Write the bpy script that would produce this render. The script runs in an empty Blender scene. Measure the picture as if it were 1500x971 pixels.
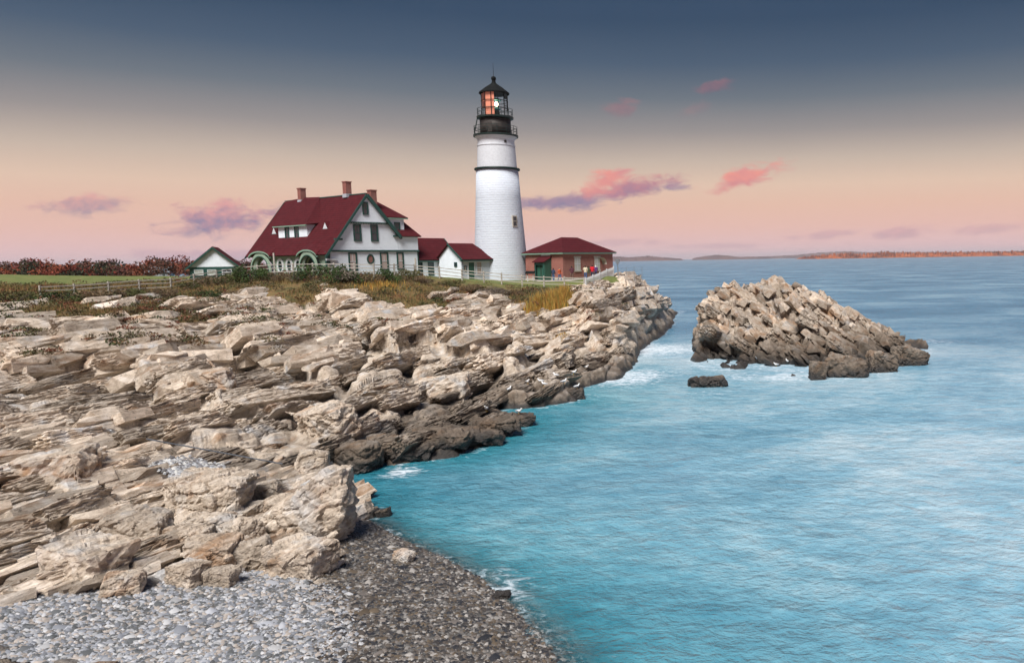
import bpy, bmesh, math, random
import numpy as np
from mathutils import Vector, Matrix, Euler
from mathutils.geometry import tessellate_polygon

sc = bpy.context.scene
COL = sc.collection
rnd = random.Random(7)
RNG = np.random.default_rng(11)
rad = math.radians

# ------------------------------------------------------------------ camera
FPX, PX0, PY0, CAMH = 1150.0, 1050.0, 485.5, 10.0
PITCH, ROLL = rad(5.3), rad(0.9)
_fw = np.array([0, math.cos(PITCH), -math.sin(PITCH)])
_r0 = np.array([1.0, 0, 0]); _u0 = np.array([0, math.sin(PITCH), math.cos(PITCH)])
_rt = _r0 * math.cos(ROLL) - _u0 * math.sin(ROLL)
_up = _r0 * math.sin(ROLL) + _u0 * math.cos(ROLL)
cam = bpy.data.cameras.new('camera'); camo = bpy.data.objects.new('camera', cam); COL.objects.link(camo)
M4 = Matrix.Identity(4)
for i in range(3):
    M4[i][0] = _rt[i]; M4[i][1] = _up[i]; M4[i][2] = -_fw[i]
M4[2][3] = CAMH
camo.matrix_world = M4
cam.sensor_fit = 'HORIZONTAL'; cam.sensor_width = 36.0; cam.lens = FPX / 1500 * 36
cam.shift_x = -(PX0 - 750) / 1500
sc.cycles.max_bounces = 5; sc.cycles.diffuse_bounces = 2; sc.cycles.glossy_bounces = 2; sc.cycles.transparent_max_bounces = 6; sc.cycles.caustics_reflective = False; sc.cycles.caustics_refractive = False
cam.clip_start = 0.5; cam.clip_end = 120000
sc.camera = camo
sc.view_settings.view_transform = 'Standard'; sc.view_settings.look = 'None'
sc.view_settings.exposure = 0.55; sc.view_settings.gamma = 1.0

def lin(*c):
    o = []
    for v in c:
        v /= 255.0
        o.append(v / 12.92 if v <= 0.04045 else ((v + 0.055) / 1.055) ** 2.4)
    return tuple(o) + (1.0,)
def ray(px, py): return _fw + _rt * (px - PX0) / FPX - _up * (py - PY0) / FPX
def G(px, py, z=0.0):
    r = ray(px, py); return np.array([0, 0, CAMH]) + r * ((z - CAMH) / r[2])
def D(px, py, Y):
    r = ray(px, py); return np.array([0, 0, CAMH]) + r * (Y / r[1])

# ------------------------------------------------------------------ node helper
class NT:
    def __init__(s, tree): s.t = tree; s.n = tree.nodes; s.l = tree.links
    def node(s, typ, **kw):
        n = s.n.new(typ)
        for k, v in kw.items(): setattr(n, k, v)
        return n
    def put(s, sock, v):
        if isinstance(v, bpy.types.NodeSocket): s.l.new(v, sock)
        elif v is not None: sock.default_value = v
    def math(s, op, a, b=None, c=None, clamp=False):
        n = s.node('ShaderNodeMath', operation=op, use_clamp=clamp)
        s.put(n.inputs[0], a)
        if b is not None: s.put(n.inputs[1], b)
        if c is not None: s.put(n.inputs[2], c)
        return n.outputs[0]
    def mix(s, f, a, b, blend='MIX'):
        n = s.node('ShaderNodeMix', data_type='RGBA', blend_type=blend)
        s.put(n.inputs[0], f); s.put(n.inputs[6], a); s.put(n.inputs[7], b)
        return n.outputs[2]
    def noise(s, vec, scale=5, detail=4, rough=0.55, dist=0.0, typ='FBM'):
        n = s.node('ShaderNodeTexNoise')
        if vec is not None: s.l.new(vec, n.inputs['Vector'])
        n.inputs['Scale'].default_value = scale; n.inputs['Detail'].default_value = detail
        n.inputs['Roughness'].default_value = rough; n.inputs['Distortion'].default_value = dist
        return n.outputs[0]
    def ramp(s, f, stops, interp='LINEAR'):
        n = s.node('ShaderNodeValToRGB'); s.l.new(f, n.inputs[0]); cr = n.color_ramp; cr.interpolation = interp
        cr.elements[0].position = stops[0][0]; cr.elements[0].color = c4(stops[0][1])
        cr.elements[1].position = stops[-1][0]; cr.elements[1].color = c4(stops[-1][1])
        for p, c in stops[1:-1]:
            e = cr.elements.new(p); e.color = c4(c)
        return n.outputs[0]
    def mapr(s, v, a, b, c=0.0, d=1.0, smooth=False):
        n = s.node('ShaderNodeMapRange'); n.clamp = True
        if smooth: n.interpolation_type = 'SMOOTHSTEP'
        s.put(n.inputs[0], v)
        for i, q in enumerate((a, b, c, d)): s.put(n.inputs[i + 1], q)
        return n.outputs[0]
    def mapping(s, vec, rot=(0, 0, 0), scale=(1, 1, 1), loc=(0, 0, 0)):
        n = s.node('ShaderNodeMapping'); s.l.new(vec, n.inputs[0])
        n.inputs[1].default_value = loc; n.inputs[2].default_value = rot; n.inputs[3].default_value = scale
        return n.outputs[0]
def c4(c):
    if isinstance(c, (int, float)): return (c, c, c, 1)
    return tuple(c) if len(c) == 4 else tuple(c) + (1.0,)

# ------------------------------------------------------------------ world: dusk sky
SUN_HEAD, SUN_EL = 191.0, 53.0
world = bpy.data.worlds.new('World'); sc.world = world; world.use_nodes = True
w = NT(world.node_tree); w.n.clear()
world.cycles.sampling_method = 'MANUAL'; world.cycles.sample_map_resolution = 512
wout = w.node('ShaderNodeOutputWorld'); bg = w.node('ShaderNodeBackground'); w.l.new(bg.outputs[0], wout.inputs[0])
geo = w.node('ShaderNodeTexCoord'); nrm = w.node('ShaderNodeVectorMath', operation='NORMALIZE'); w.l.new(geo.outputs['Generated'], nrm.inputs[0])
dirv = nrm.outputs[0]
sx = w.node('ShaderNodeSeparateXYZ'); w.l.new(dirv, sx.inputs[0])
wob = w.noise(w.mapping(dirv, scale=(2, 2, 6)), 1.3, 2)
el = w.math('ADD', sx.outputs[2], w.math('MULTIPLY', w.math('SUBTRACT', wob, 0.5), 0.012))
skyc = w.ramp(el, [(0.0, lin(238, 200, 204)), (0.018, lin(240, 198, 196)), (0.04, lin(240, 195, 182)), (0.065, lin(238, 196, 176)), (0.09, lin(233, 202, 181)),
                   (0.12, lin(206, 187, 173)), (0.155, lin(158, 151, 150)), (0.195, lin(112, 121, 132)), (0.235, lin(76, 95, 118)),
                   (0.28, lin(54, 77, 104)), (0.40, lin(50, 74, 108)), (1.0, lin(52, 78, 118))])
nish = w.node('ShaderNodeTexSky', sky_type='NISHITA'); nish.sun_disc = False
nish.sun_elevation = rad(2.0); nish.sun_rotation = rad(SUN_HEAD)
nsc = w.mix(1.0, nish.outputs[0], (0.05, 0.05, 0.05, 1), 'MULTIPLY')
skyc = w.mix(0.08, skyc, nsc)
# clouds: banks fixed in the sky dome by bearing (X/Y) and height (Z/Y)
ta = w.math('DIVIDE', sx.outputs[0], w.math('MAXIMUM', sx.outputs[1], 0.05))
te = w.math('DIVIDE', sx.outputs[2], w.math('MAXIMUM', sx.outputs[1], 0.05))
front = w.math('GREATER_THAN', sx.outputs[1], 0.06)
tc = w.node('ShaderNodeCombineXYZ'); w.l.new(ta, tc.inputs[0]); w.l.new(te, tc.inputs[1])
cn = w.noise(w.mapping(tc.outputs[0], scale=(1, 2.2, 1)), 26, 7, 0.62, 0.5)
cn2 = w.noise(w.mapping(tc.outputs[0], scale=(1, 1.8, 1), loc=(3.1, 1.7, 0)), 48, 5, 0.6, 0.3)
PINK, ROSE, LILAC, MAUVE = lin(238, 156, 144), lin(214, 144, 146), lin(168, 136, 158), lin(132, 124, 156)
#        px    py   half-w half-h  tilt  dens  light  shade
CL = [(322, 322, 80, 22, 2, 1.0, lin(222, 158, 158), MAUVE), (440, 300, 50, 9, 8, .35, LILAC, MAUVE),
      (832, 296, 75, 11, 3, 1.0, LILAC, MAUVE), (928, 276, 66, 13, 7, 1.0, lin(206, 132, 140), lin(150, 122, 150)),
      (884, 268, 36, 17, 24, 1.15, PINK, ROSE), (1092, 259, 56, 14, 15, 1.15, PINK, ROSE), (985, 274, 22, 6, -3, .7, LILAC, MAUVE),
      (909, 160, 24, 11, 4, .62, lin(176, 124, 128), lin(140, 112, 124)), (1048, 128, 32, 8, 12, .62, lin(164, 112, 122), lin(120, 100, 118)),
      (1020, 160, 20, 9, 20, .35, lin(168, 128, 130), lin(140, 118, 128)), (1210, 344, 48, 6, 4, .45, lin(206, 156, 170), LILAC),
      (1325, 341, 52, 8, 2, .5, lin(206, 154, 168), LILAC), (1450, 334, 50, 7, 4, .35, lin(206, 154, 168), LILAC),
      (270, 376, 110, 10, 0, .55, lin(206, 160, 172), lin(186, 150, 172)), (350, 372, 60, 8, 0, .5, lin(206, 160, 172), lin(186, 150, 172)),
      (900, 356, 70, 5, 0, .3, LILAC, LILAC), (1060, 360, 70, 4, 0, .3, LILAC, LILAC), (120, 300, 70, 14, 3, .7, lin(222, 158, 158), MAUVE)]
for (cx, cy, hw, hh, tilt, dens, lit, shd) in CL:
    r = ray(cx, cy); a0, e0 = r[0] / r[1], r[2] / r[1]
    th = rad(tilt); hw *= 1.25; hh *= 1.3
    dx = w.math('SUBTRACT', ta, a0); dy = w.math('SUBTRACT', te, e0)
    uu = w.math('ADD', w.math('MULTIPLY', dx, math.cos(th) * FPX / hw), w.math('MULTIPLY', dy, math.sin(th) * FPX / hw))
    vv = w.math('ADD', w.math('MULTIPLY', dx, -math.sin(th) * FPX / hh), w.math('MULTIPLY', dy, math.cos(th) * FPX / hh))
    d2 = w.math('SQRT', w.math('ADD', w.math('MULTIPLY', uu, uu), w.math('MULTIPLY', vv, vv)))
    f = w.math('ADD', w.math('SUBTRACT', 1.0, d2), w.math('MULTIPLY', w.math('SUBTRACT', cn, 0.47), 2.3))
    m = w.mapr(f, 0.02, 0.78, 0, dens * 0.92, True)
    m = w.math('MULTIPLY', w.math('MULTIPLY', m, front), w.mapr(d2, 1.9, 1.2))
    sh = w.mapr(w.math('ADD', w.math('MULTIPLY', vv, 0.45), w.math('MULTIPLY', w.math('SUBTRACT', cn2, 0.5), 2.2)), -0.45, 0.5)
    skyc = w.mix(w.math('MINIMUM', m, 1.0), skyc, w.mix(sh, shd, lit))
w.l.new(skyc, bg.inputs[0]); bg.inputs[1].default_value = 0.683

# ------------------------------------------------------------------ the low soft light of the western sky
sl = bpy.data.lights.new('sun', 'SUN'); so = bpy.data.objects.new('sun', sl); COL.objects.link(so)
sl.energy = 4.0; sl.angle = rad(28); sl.color = (1.0, 0.955, 0.90)
sdir = Vector((math.sin(rad(SUN_HEAD)) * math.cos(rad(SUN_EL)), math.cos(rad(SUN_HEAD)) * math.cos(rad(SUN_EL)), math.sin(rad(SUN_EL))))
so.rotation_euler = sdir.to_track_quat('Z', 'Y').to_euler(); so.location = (-40, -60, 90)

# ------------------------------------------------------------------ materials
MATS = {}
def pmat(name, col, rough=0.7, var=0.15, vscale=3.0, bump=0.0, bscale=20.0, spec=0.35, metal=0.0, col2=None, rows=None, rowcol=0.0, brick=None):
    m = bpy.data.materials.new(name); m.use_nodes = True; t = NT(m.node_tree); b = t.n['Principled BSDF']
    tcn = t.node('ShaderNodeTexCoord'); ob = tcn.outputs['Object']
    c = c4(col); c2 = c4(col2) if col2 else tuple(min(1, v * (1 - 2 * var)) for v in c[:3]) + (1,)
    nz = t.noise(ob, vscale, 6, 0.6)
    cc = t.mix(t.mapr(nz, 0.3, 0.72), c, c2)
    h = t.noise(ob, bscale, 4, 0.6)
    if rows:
        sp = t.node('ShaderNodeSeparateXYZ'); t.l.new(ob, sp.inputs[0])
        fr = t.math('FRACT', t.math('DIVIDE', sp.outputs[2], rows))
        cc = t.mix(t.mapr(fr, 0.0, 0.22, rowcol, 0.0), cc, (c[0] * .3, c[1] * .3, c[2] * .3, 1))
        h = t.math('ADD', t.math('MULTIPLY', h, 0.3), t.math('SUBTRACT', 1.0, fr))
    if brick:
        bt = t.node('ShaderNodeTexBrick'); sp = t.node('ShaderNodeSeparateXYZ'); t.l.new(ob, sp.inputs[0])
        cb = t.node('ShaderNodeCombineXYZ'); t.l.new(t.math('ADD', sp.outputs[0], sp.outputs[1]), cb.inputs[0]); t.l.new(sp.outputs[2], cb.inputs[1])
        t.l.new(cb.outputs[0], bt.inputs[0]); bt.inputs['Scale'].default_value = 1.0
        bt.inputs['Brick Width'].default_value = brick[0]; bt.inputs['Row Height'].default_value = brick[1]; bt.inputs['Mortar Size'].default_value = brick[2]
        bt.inputs['Color1'].default_value = c; bt.inputs['Color2'].default_value = c2; bt.inputs['Mortar'].default_value = c4(brick[3])
        cc = t.mix(t.mapr(nz, 0.35, 0.75, 0, 0.5), bt.outputs[0], c2)
        h = t.math('ADD', t.math('MULTIPLY', h, 0.5), t.math('SUBTRACT', 1.0, bt.outputs[1]))
    t.l.new(cc, b.inputs['Base Color'])
    b.inputs['Roughness'].default_value = rough; b.inputs['Specular IOR Level'].default_value = spec; b.inputs['Metallic'].default_value = metal
    if bump:
        bn = t.node('ShaderNodeBump'); bn.inputs['Strength'].default_value = bump; bn.inputs['Distance'].default_value = 0.05
        t.l.new(h, bn.inputs['Height']); t.l.new(bn.outputs[0], b.inputs['Normal'])
    MATS[name] = m; return m
pmat('siding_white', (.74, .80, .87), .6, .06, 1.2, .5, 20, rows=.15, rowcol=.28)
pmat('siding_green', (.26, .35, .27), .6, .08, 1.2, .5, 20, rows=.15, rowcol=.3)
pmat('trim_green', (.022, .08, .068), .5, .15, 4)
pmat('trim_palegreen', (.22, .36, .28), .55, .12, 4)
pmat('trim_white', (.60, .63, .67), .55, .08, 4)
pmat('roof_red', (.085, .013, .017), .85, .22, 1.6, .7, 12, rows=.26, rowcol=.6, col2=(.055, .0095, .0125), spec=.12)
pmat('chimney_brick', (.30, .085, .065), .85, .2, 3, .4, brick=(.25, .09, .012, (.30, .22, .19)), col2=(.20, .06, .05))
pmat('wall_brick', (.32, .11, .085), .85, .2, 1.0, .4, brick=(.26, .095, .013, (.36, .24, .20)), col2=(.24, .07, .055))
pmat('granite', (.52, .48, .42), .8, .15, 3, .3)
pmat('lead', (.42, .45, .50), .5, .1)
pmat('tower_white', (.60, .665, .75), .75, .05, .9, 1.0, 5, brick=(.8, .31, .06, (.60, .645, .71)), col2=(.55, .595, .67))
pmat('iron_black', (.014, .016, .016), .8, .3, 4, .2, spec=.1)
pmat('iron_brown', (.055, .046, .041), .6, .35, 2.5, .2)
pmat('iron_green', (.008, .026, .023), .5, .2)
pmat('coral_reflection', (.88, .33, .21), .45, .1, 1.5)  # sunset colour reflected in the lantern glass, painted as a base colour
pmat('lens_teal', (.12, .36, .36), .15, .2, 6, spec=.6)
pmat('dark_inside', (.035, .035, .035), .8, .2)
pmat('curtain', (.62, .50, .45), .8, .15, 5)
pmat('door_green', (.035, .12, .085), .5, .15)
pmat('fence_wood', (.46, .43, .38), .8, .2, 6, .3)
pmat('fence_white', (.55, .56, .57), .7, .12, 6)
pmat('metal_grey', (.22, .25, .28), .5, .2)
pmat('pipe_blue', (.11, .12, .14), .45, .3, 3)
pmat('path_gravel', (.40, .36, .32), .9, .15, 8, .4, 60)
pmat('white_board', (.75, .76, .78), .5, .05)
def glassmat(name, col=(.03, .04, .05), rough=.08, spec=.6):
    m = bpy.data.materials.new(name); m.use_nodes = True; t = NT(m.node_tree); b = t.n['Principled BSDF']
    b.inputs['Base Color'].default_value = c4(col); b.inputs['Roughness'].default_value = rough; b.inputs['Specular IOR Level'].default_value = spec
    MATS[name] = m
glassmat('window_glass'); glassmat('window_curtain', (.46, .37, .34), .12, .5); glassmat('window_pale', (.42, .44, .40), .15, .5)
m = bpy.data.materials.new('clear_glass'); m.use_nodes = True; t = NT(m.node_tree); t.n.remove(t.n['Principled BSDF'])
mo = t.n['Material Output']; tr = t.node('ShaderNodeBsdfTransparent'); gl = t.node('ShaderNodeBsdfGlossy'); gl.inputs['Roughness'].default_value = .03
fz = t.node('ShaderNodeFresnel'); fz.inputs[0].default_value = 1.5; mx = t.node('ShaderNodeMixShader')
t.l.new(fz.outputs[0], mx.inputs[0]); t.l.new(tr.outputs[0], mx.inputs[1]); t.l.new(gl.outputs[0], mx.inputs[2]); t.l.new(mx.outputs[0], mo.inputs[0]); MATS['clear_glass'] = m
m = bpy.data.materials.new('lamp_glow'); m.use_nodes = True; t = NT(m.node_tree); b = t.n['Principled BSDF']
b.inputs['Emission Color'].default_value = (1, .86, .55, 1); b.inputs['Emission Strength'].default_value = 9.0; MATS['lamp_glow'] = m

STRIKE = rad(16)
def rockmat(name, tide=1.0, warm=0.0, pale=1.0, dip=rad(32), strike=STRIKE, masks=False, vary=0.0):
    m = bpy.data.materials.new(name); m.use_nodes = True; t = NT(m.node_tree); b = t.n['Principled BSDF']
    gg = t.node('ShaderNodeNewGeometry'); pos = gg.outputs['Position']
    st = t.mapping(pos, rot=(0, 0, strike)); st = t.mapping(st, rot=(0, dip, 0))
    strata = t.noise(t.mapping(st, scale=(1.2, .5, 2.4)), 2.0, 6, .65, .5)
    big = t.noise(pos, .32, 5, .6, .3); mid = t.noise(pos, 1.5, 6, .65, .4); fine = t.noise(pos, 9, 5, .7)
    v = t.math('ADD', t.math('MULTIPLY', strata, .55), t.math('ADD', t.math('MULTIPLY', mid, .30), t.math('MULTIPLY', fine, .15)))
    P = pale
    cc = t.ramp(v, [(.30, (.13 * P, .098 * P, .074 * P)), (.41, (.30 * P, .24 * P, .185 * P)), (.52, (.475 * P, .40 * P, .325 * P)), (.64, (.62 * P, .555 * P, .485 * P))])
    grey = t.mapr(t.noise(pos, .75, 4, .6, .2), .52, .68, 0, .75)
    if vary:
        va = t.node('ShaderNodeAttribute'); va.attribute_name = 'vary'; oi = t.node('ShaderNodeObjectInfo')
        rv = t.math('FRACT', t.math('ADD', va.outputs['Fac'], oi.outputs['Random'])); rv2 = t.math('FRACT', t.math('MULTIPLY', rv, 7.3))
        fv = t.mapr(rv, 0, 1, 1 - vary, 1 + vary * .45); fc = t.node('ShaderNodeCombineColor'); [t.l.new(fv, fc.inputs[i_]) for i_ in range(3)]
        grey = t.math('MULTIPLY', grey, t.mapr(rv2, .3, .8, .3, 1.3))
    cc = t.mix(grey, cc, t.ramp(v, [(.3, (.17 * P, .165 * P, .16 * P)), (.6, (.47 * P, .47 * P, .475 * P))]))
    och = t.mapr(t.noise(t.mapping(st, scale=(1, .4, 1.6), loc=(9, 4, 2)), .9, 5, .62, .5), .56 - warm * .14, .72 - warm * .1, 0, .8)
    cc = t.mix(och, cc, t.mix(fine, (.25, .125, .055, 1), (.50, .29, .155, 1)))
    lich = t.mapr(t.noise(t.mapping(pos, loc=(20, 3, 7)), 3.4, 6, .7), .58, .68, 0, .75)
    cc = t.mix(lich, cc, (.12, .10, .075, 1))
    if vary: cc = t.mix(1.0, cc, fc.outputs[0], 'MULTIPLY')
    # tide line: weed and wet rock near the water
    sp = t.node('ShaderNodeSeparateXYZ'); t.l.new(pos, sp.inputs[0])
    zz = t.math('ADD', sp.outputs[2], t.math('ADD', t.math('MULTIPLY', t.math('SUBTRACT', big, .5), 1.5), t.math('MULTIPLY', t.math('SUBTRACT', mid, .5), .8)))
    if masks:
        at = t.node('ShaderNodeAttribute'); at.attribute_name = 'cover'
        zz = t.math('ADD', zz, t.math('MULTIPLY', t.math('SUBTRACT', 1.0, at.outputs['Alpha']), 2.0))
    wet = t.mapr(zz, tide * 1.25, tide * .35, 0, 1, True)
    cc = t.mix(t.math('MULTIPLY', wet, .82), cc, t.ramp(mid, [(.35, (.050, .037, .027)), (.65, (.13, .095, .068))]))
    black = t.mapr(zz, tide * .42, tide * .10, 0, .9, True)
    cc = t.mix(black, cc, t.ramp(fine, [(.35, (.016, .016, .017)), (.7, (.055, .05, .048))]))
    ro = t.mapr(black, 0, 1, .82, .34)
    if masks:
        ss = t.node('ShaderNodeSeparateColor'); t.l.new(at.outputs['Color'], ss.inputs[0])
        soil = t.ramp(t.noise(pos, .9, 6, .65, .3), [(.32, (.055, .060, .022)), (.46, (.12, .095, .035)), (.58, (.20, .125, .05)), (.7, (.09, .055, .03))])
        lawn = t.ramp(t.noise(pos, .5, 5, .6), [(.35, (.10, .14, .035)), (.65, (.19, .19, .06))])
        soil = t.mix(ss.outputs[2], soil, lawn)
        gmk = t.mapr(t.math('ADD', ss.outputs[0], t.math('MULTIPLY', t.math('SUBTRACT', mid, .5), .9)), .38, .56)
        cc = t.mix(gmk, cc, soil)
        pk = t.ramp(t.noise(pos, 7, 3, .7), [(.38, (.05, .047, .045)), (.62, (.20, .19, .18))])
        cc = t.mix(ss.outputs[1], cc, pk)
    t.l.new(cc, b.inputs['Base Color']); t.l.new(ro, b.inputs['Roughness']); b.inputs['Specular IOR Level'].default_value = .35
    fs = t.noise(t.mapping(st, scale=(1.5, .6, 5.0)), 3.4, 7, .68, .5)
    h = t.math('ADD', t.math('MULTIPLY', fs, .7), t.math('MULTIPLY', fine, .35))
    bn = t.node('ShaderNodeBump'); bn.inputs['Strength'].default_value = .85; bn.inputs['Distance'].default_value = .16
    t.l.new(h, bn.inputs['Height']); t.l.new(bn.outputs[0], b.inputs['Normal'])
    MATS[name] = m; return m
rockmat('shore_rock', 1.5, pale=1.2, masks=True)
rockmat('islet_rock', 2.2, warm=.55, pale=1.0, dip=rad(-35), strike=rad(-20))
rockmat('block_rock', 1.9, warm=0, pale=1.3, vary=.42)
rockmat('block_dry', .02, warm=.16, pale=1.46, vary=.42)
rockmat('block_islet', 2.6, warm=.5, pale=1.2, dip=rad(-35), strike=rad(-20), vary=.45)
rockmat('boulder_rock', .35, warm=.05, pale=1.22)
rockmat('boulder_grey', .3, warm=-.5, pale=.95)
rockmat('boulder_warm', .3, warm=.6, pale=1.15)
rockmat('boulder_dark', 2.2, warm=.3, pale=.8)

# ------------------------------------------------------------------ mesh helpers
def newobj(name, me, parent=None):
    o = bpy.data.objects.new(name, me); COL.objects.link(o)
    if parent is not None: o.parent = parent
    return o
def tag(o, label=None, cat=None, group=None, kind=None):
    if label: o['label'] = label
    if cat: o['category'] = cat
    if group: o['group'] = group
    if kind: o['kind'] = kind
    return o
def empty(name, loc, rz=0.0, label=None, cat=None, group=None):
    o = newobj(name, None); o.location = loc; o.rotation_euler = (0, 0, rz); o.empty_display_size = .3
    return tag(o, label, cat, group)
class MB:
    def __init__(s): s.v = []; s.f = []
    def add(s, vs, fs):
        k = len(s.v); s.v += [tuple(map(float, p)) for p in vs]; s.f += [tuple(i + k for i in f) for f in fs]; return s
    def box(s, a, b):
        (x0, y0, z0), (x1, y1, z1) = a, b
        return s.add([(x0, y0, z0), (x1, y0, z0), (x1, y1, z0), (x0, y1, z0), (x0, y0, z1), (x1, y0, z1), (x1, y1, z1), (x0, y1, z1)],
                     [(0, 3, 2, 1), (4, 5, 6, 7), (0, 1, 5, 4), (1, 2, 6, 5), (2, 3, 7, 6), (3, 0, 4, 7)])
    def slab(s, pts, th):                       # polygon in 3-D thickened along its normal, pts = upper face
        P = [Vector(p) for p in pts]; n = Vector((0, 0, 0))
        for i in range(len(P)):
            a, b = P[i], P[(i + 1) % len(P)]
            n += Vector(((a.y - b.y) * (a.z + b.z), (a.z - b.z) * (a.x + b.x), (a.x - b.x) * (a.y + b.y)))
        n.normalize(); Q = [p - n * th for p in P]; k = len(P)
        return s.add(P + Q, [tuple(range(k)), tuple(range(2 * k - 1, k - 1, -1))] + [(i, k + i, k + (i + 1) % k, (i + 1) % k) for i in range(k)])
    def bar(s, a, b, wd, ht=None):
        a, b = Vector(a), Vector(b); ht = ht or wd; d = (b - a).normalized()
        up = Vector((0, 0, 1)) if abs(d.z) < .9 else Vector((0, 1, 0))
        x = d.cross(up).normalized() * wd / 2; y = x.normalized().cross(d) * ht / 2
        P = [a - x - y, a + x - y, a + x + y, a - x + y, b - x - y, b + x - y, b + x + y, b - x + y]
        return s.add(P, [(0, 1, 2, 3), (7, 6, 5, 4), (0, 4, 5, 1), (1, 5, 6, 2), (2, 6, 7, 3), (3, 7, 4, 0)])
    def tube(s, pts, r, n=8):
        rs = r if isinstance(r, (list, tuple)) else [r] * len(pts); P = [Vector(p) for p in pts]; vs = []; fs = []
        for i, p in enumerate(P):
            d = (P[min(i + 1, len(P) - 1)] - P[max(i - 1, 0)]).normalized()
            up = Vector((0, 0, 1)) if abs(d.z) < .9 else Vector((0, 1, 0))
            x = d.cross(up).normalized(); y = x.cross(d)
            vs += [p + (x * math.cos(2 * math.pi * j / n) + y * math.sin(2 * math.pi * j / n)) * rs[i] for j in range(n)]
        for i in range(len(P) - 1):
            for j in range(n): fs.append((i * n + j, i * n + (j + 1) % n, (i + 1) * n + (j + 1) % n, (i + 1) * n + j))
        fs.append(tuple(range(n - 1, -1, -1))); fs.append(tuple(range((len(P) - 1) * n, len(P) * n)))
        return s.add(vs, fs)
    def lathe(s, prof, n=32, a0=0.0, a1=2 * math.pi, cap=True):
        full = abs(a1 - a0 - 2 * math.pi) < 1e-6; m = n if full else n + 1; vs = []; fs = []
        for (r, z) in prof:
            vs += [(r * math.cos(a0 + (a1 - a0) * j / n), r * math.sin(a0 + (a1 - a0) * j / n), z) for j in range(m)]
        for i in range(len(prof) - 1):
            for j in range(n):
                k = (j + 1) % m; fs.append((i * m + j, i * m + k, (i + 1) * m + k, (i + 1) * m + j))
        if cap and full:
            fs.append(tuple(range(m - 1, -1, -1))); fs.append(tuple(range((len(prof) - 1) * m, len(prof) * m)))
        return s.add(vs, fs)
    def poly(s, outline, holes, tf, th):        # flat polygon with holes; tf maps (a, depth, z) to 3-D
        loops = [[Vector((a, b, 0)) for a, b in l] for l in [outline] + holes]
        tri = tessellate_polygon(loops); flat = [p for l in loops for p in l]; k = len(flat)
        vs = [tf(p.x, 0, p.y) for p in flat] + [tf(p.x, -th, p.y) for p in flat]
        fs = [tuple(q) for q in tri] + [tuple(i + k for i in reversed(q)) for q in tri]; o = 0
        for l in loops:
            m = len(l)
            for i in range(m): fs.append((o + i, o + (i + 1) % m, k + o + (i + 1) % m, k + o + i))
            o += m
        return s.add(vs, fs)
    def mesh(s, name, mat, smooth=False):
        me = bpy.data.meshes.new(name); me.from_pydata(s.v, [], s.f); me.validate()
        bm = bmesh.new(); bm.from_mesh(me); bmesh.ops.recalc_face_normals(bm, faces=bm.faces); bm.to_mesh(me); bm.free()
        if mat: me.materials.append(MATS[mat])
        if smooth: me.polygons.foreach_set('use_smooth', [True] * len(me.polygons))
        return me
    def build(s, name, mat, parent=None, smooth=False): return newobj(name, s.mesh(name, mat, smooth), parent)
FRONT = lambda off: (lambda a, d, z: (a, off - d, z))      # wall facing -y
SIDE = lambda off: (lambda a, d, z: (off - d, a, z))       # wall facing -x
def tbox(mb, tf, a0, a1, d0, d1, z0, z1):
    p, q = tf(a0, d0, z0), tf(a1, d1, z1)
    return mb.box(tuple(min(i, j) for i, j in zip(p, q)), tuple(max(i, j) for i, j in zip(p, q)))
def window(parent, tf, a0, a1, z0, z1, fm='trim_green', gm='window_glass', fw=.13, muntin=True, proud=.07, name='window'):
    f = MB()
    tbox(f, tf, a0, a0 + fw, .002, proud, z0, z1); tbox(f, tf, a1 - fw, a1, .002, proud, z0, z1)
    tbox(f, tf, a0 + fw, a1 - fw, .002, proud, z1 - fw, z1); tbox(f, tf, a0 + fw, a1 - fw, .002, proud + .03, z0, z0 + fw * .8)
    wo = f.build(name, fm, parent)
    g = MB(); tbox(g, tf, a0 + fw, a1 - fw, .001, .012, z0 + fw * .8, z1 - fw); g.build('pane', gm, wo)
    if muntin:
        s = MB(); zm = (z0 + z1) / 2; am = (a0 + a1) / 2
        tbox(s, tf, a0 + fw, a1 - fw, .013, .05, zm - .04, zm + .04); tbox(s, tf, am - .02, am + .02, .013, .04, zm + .04, z1 - fw)
        s.build('sash', 'trim_white' if gm != 'window_glass' else fm, wo)
    return wo

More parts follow.
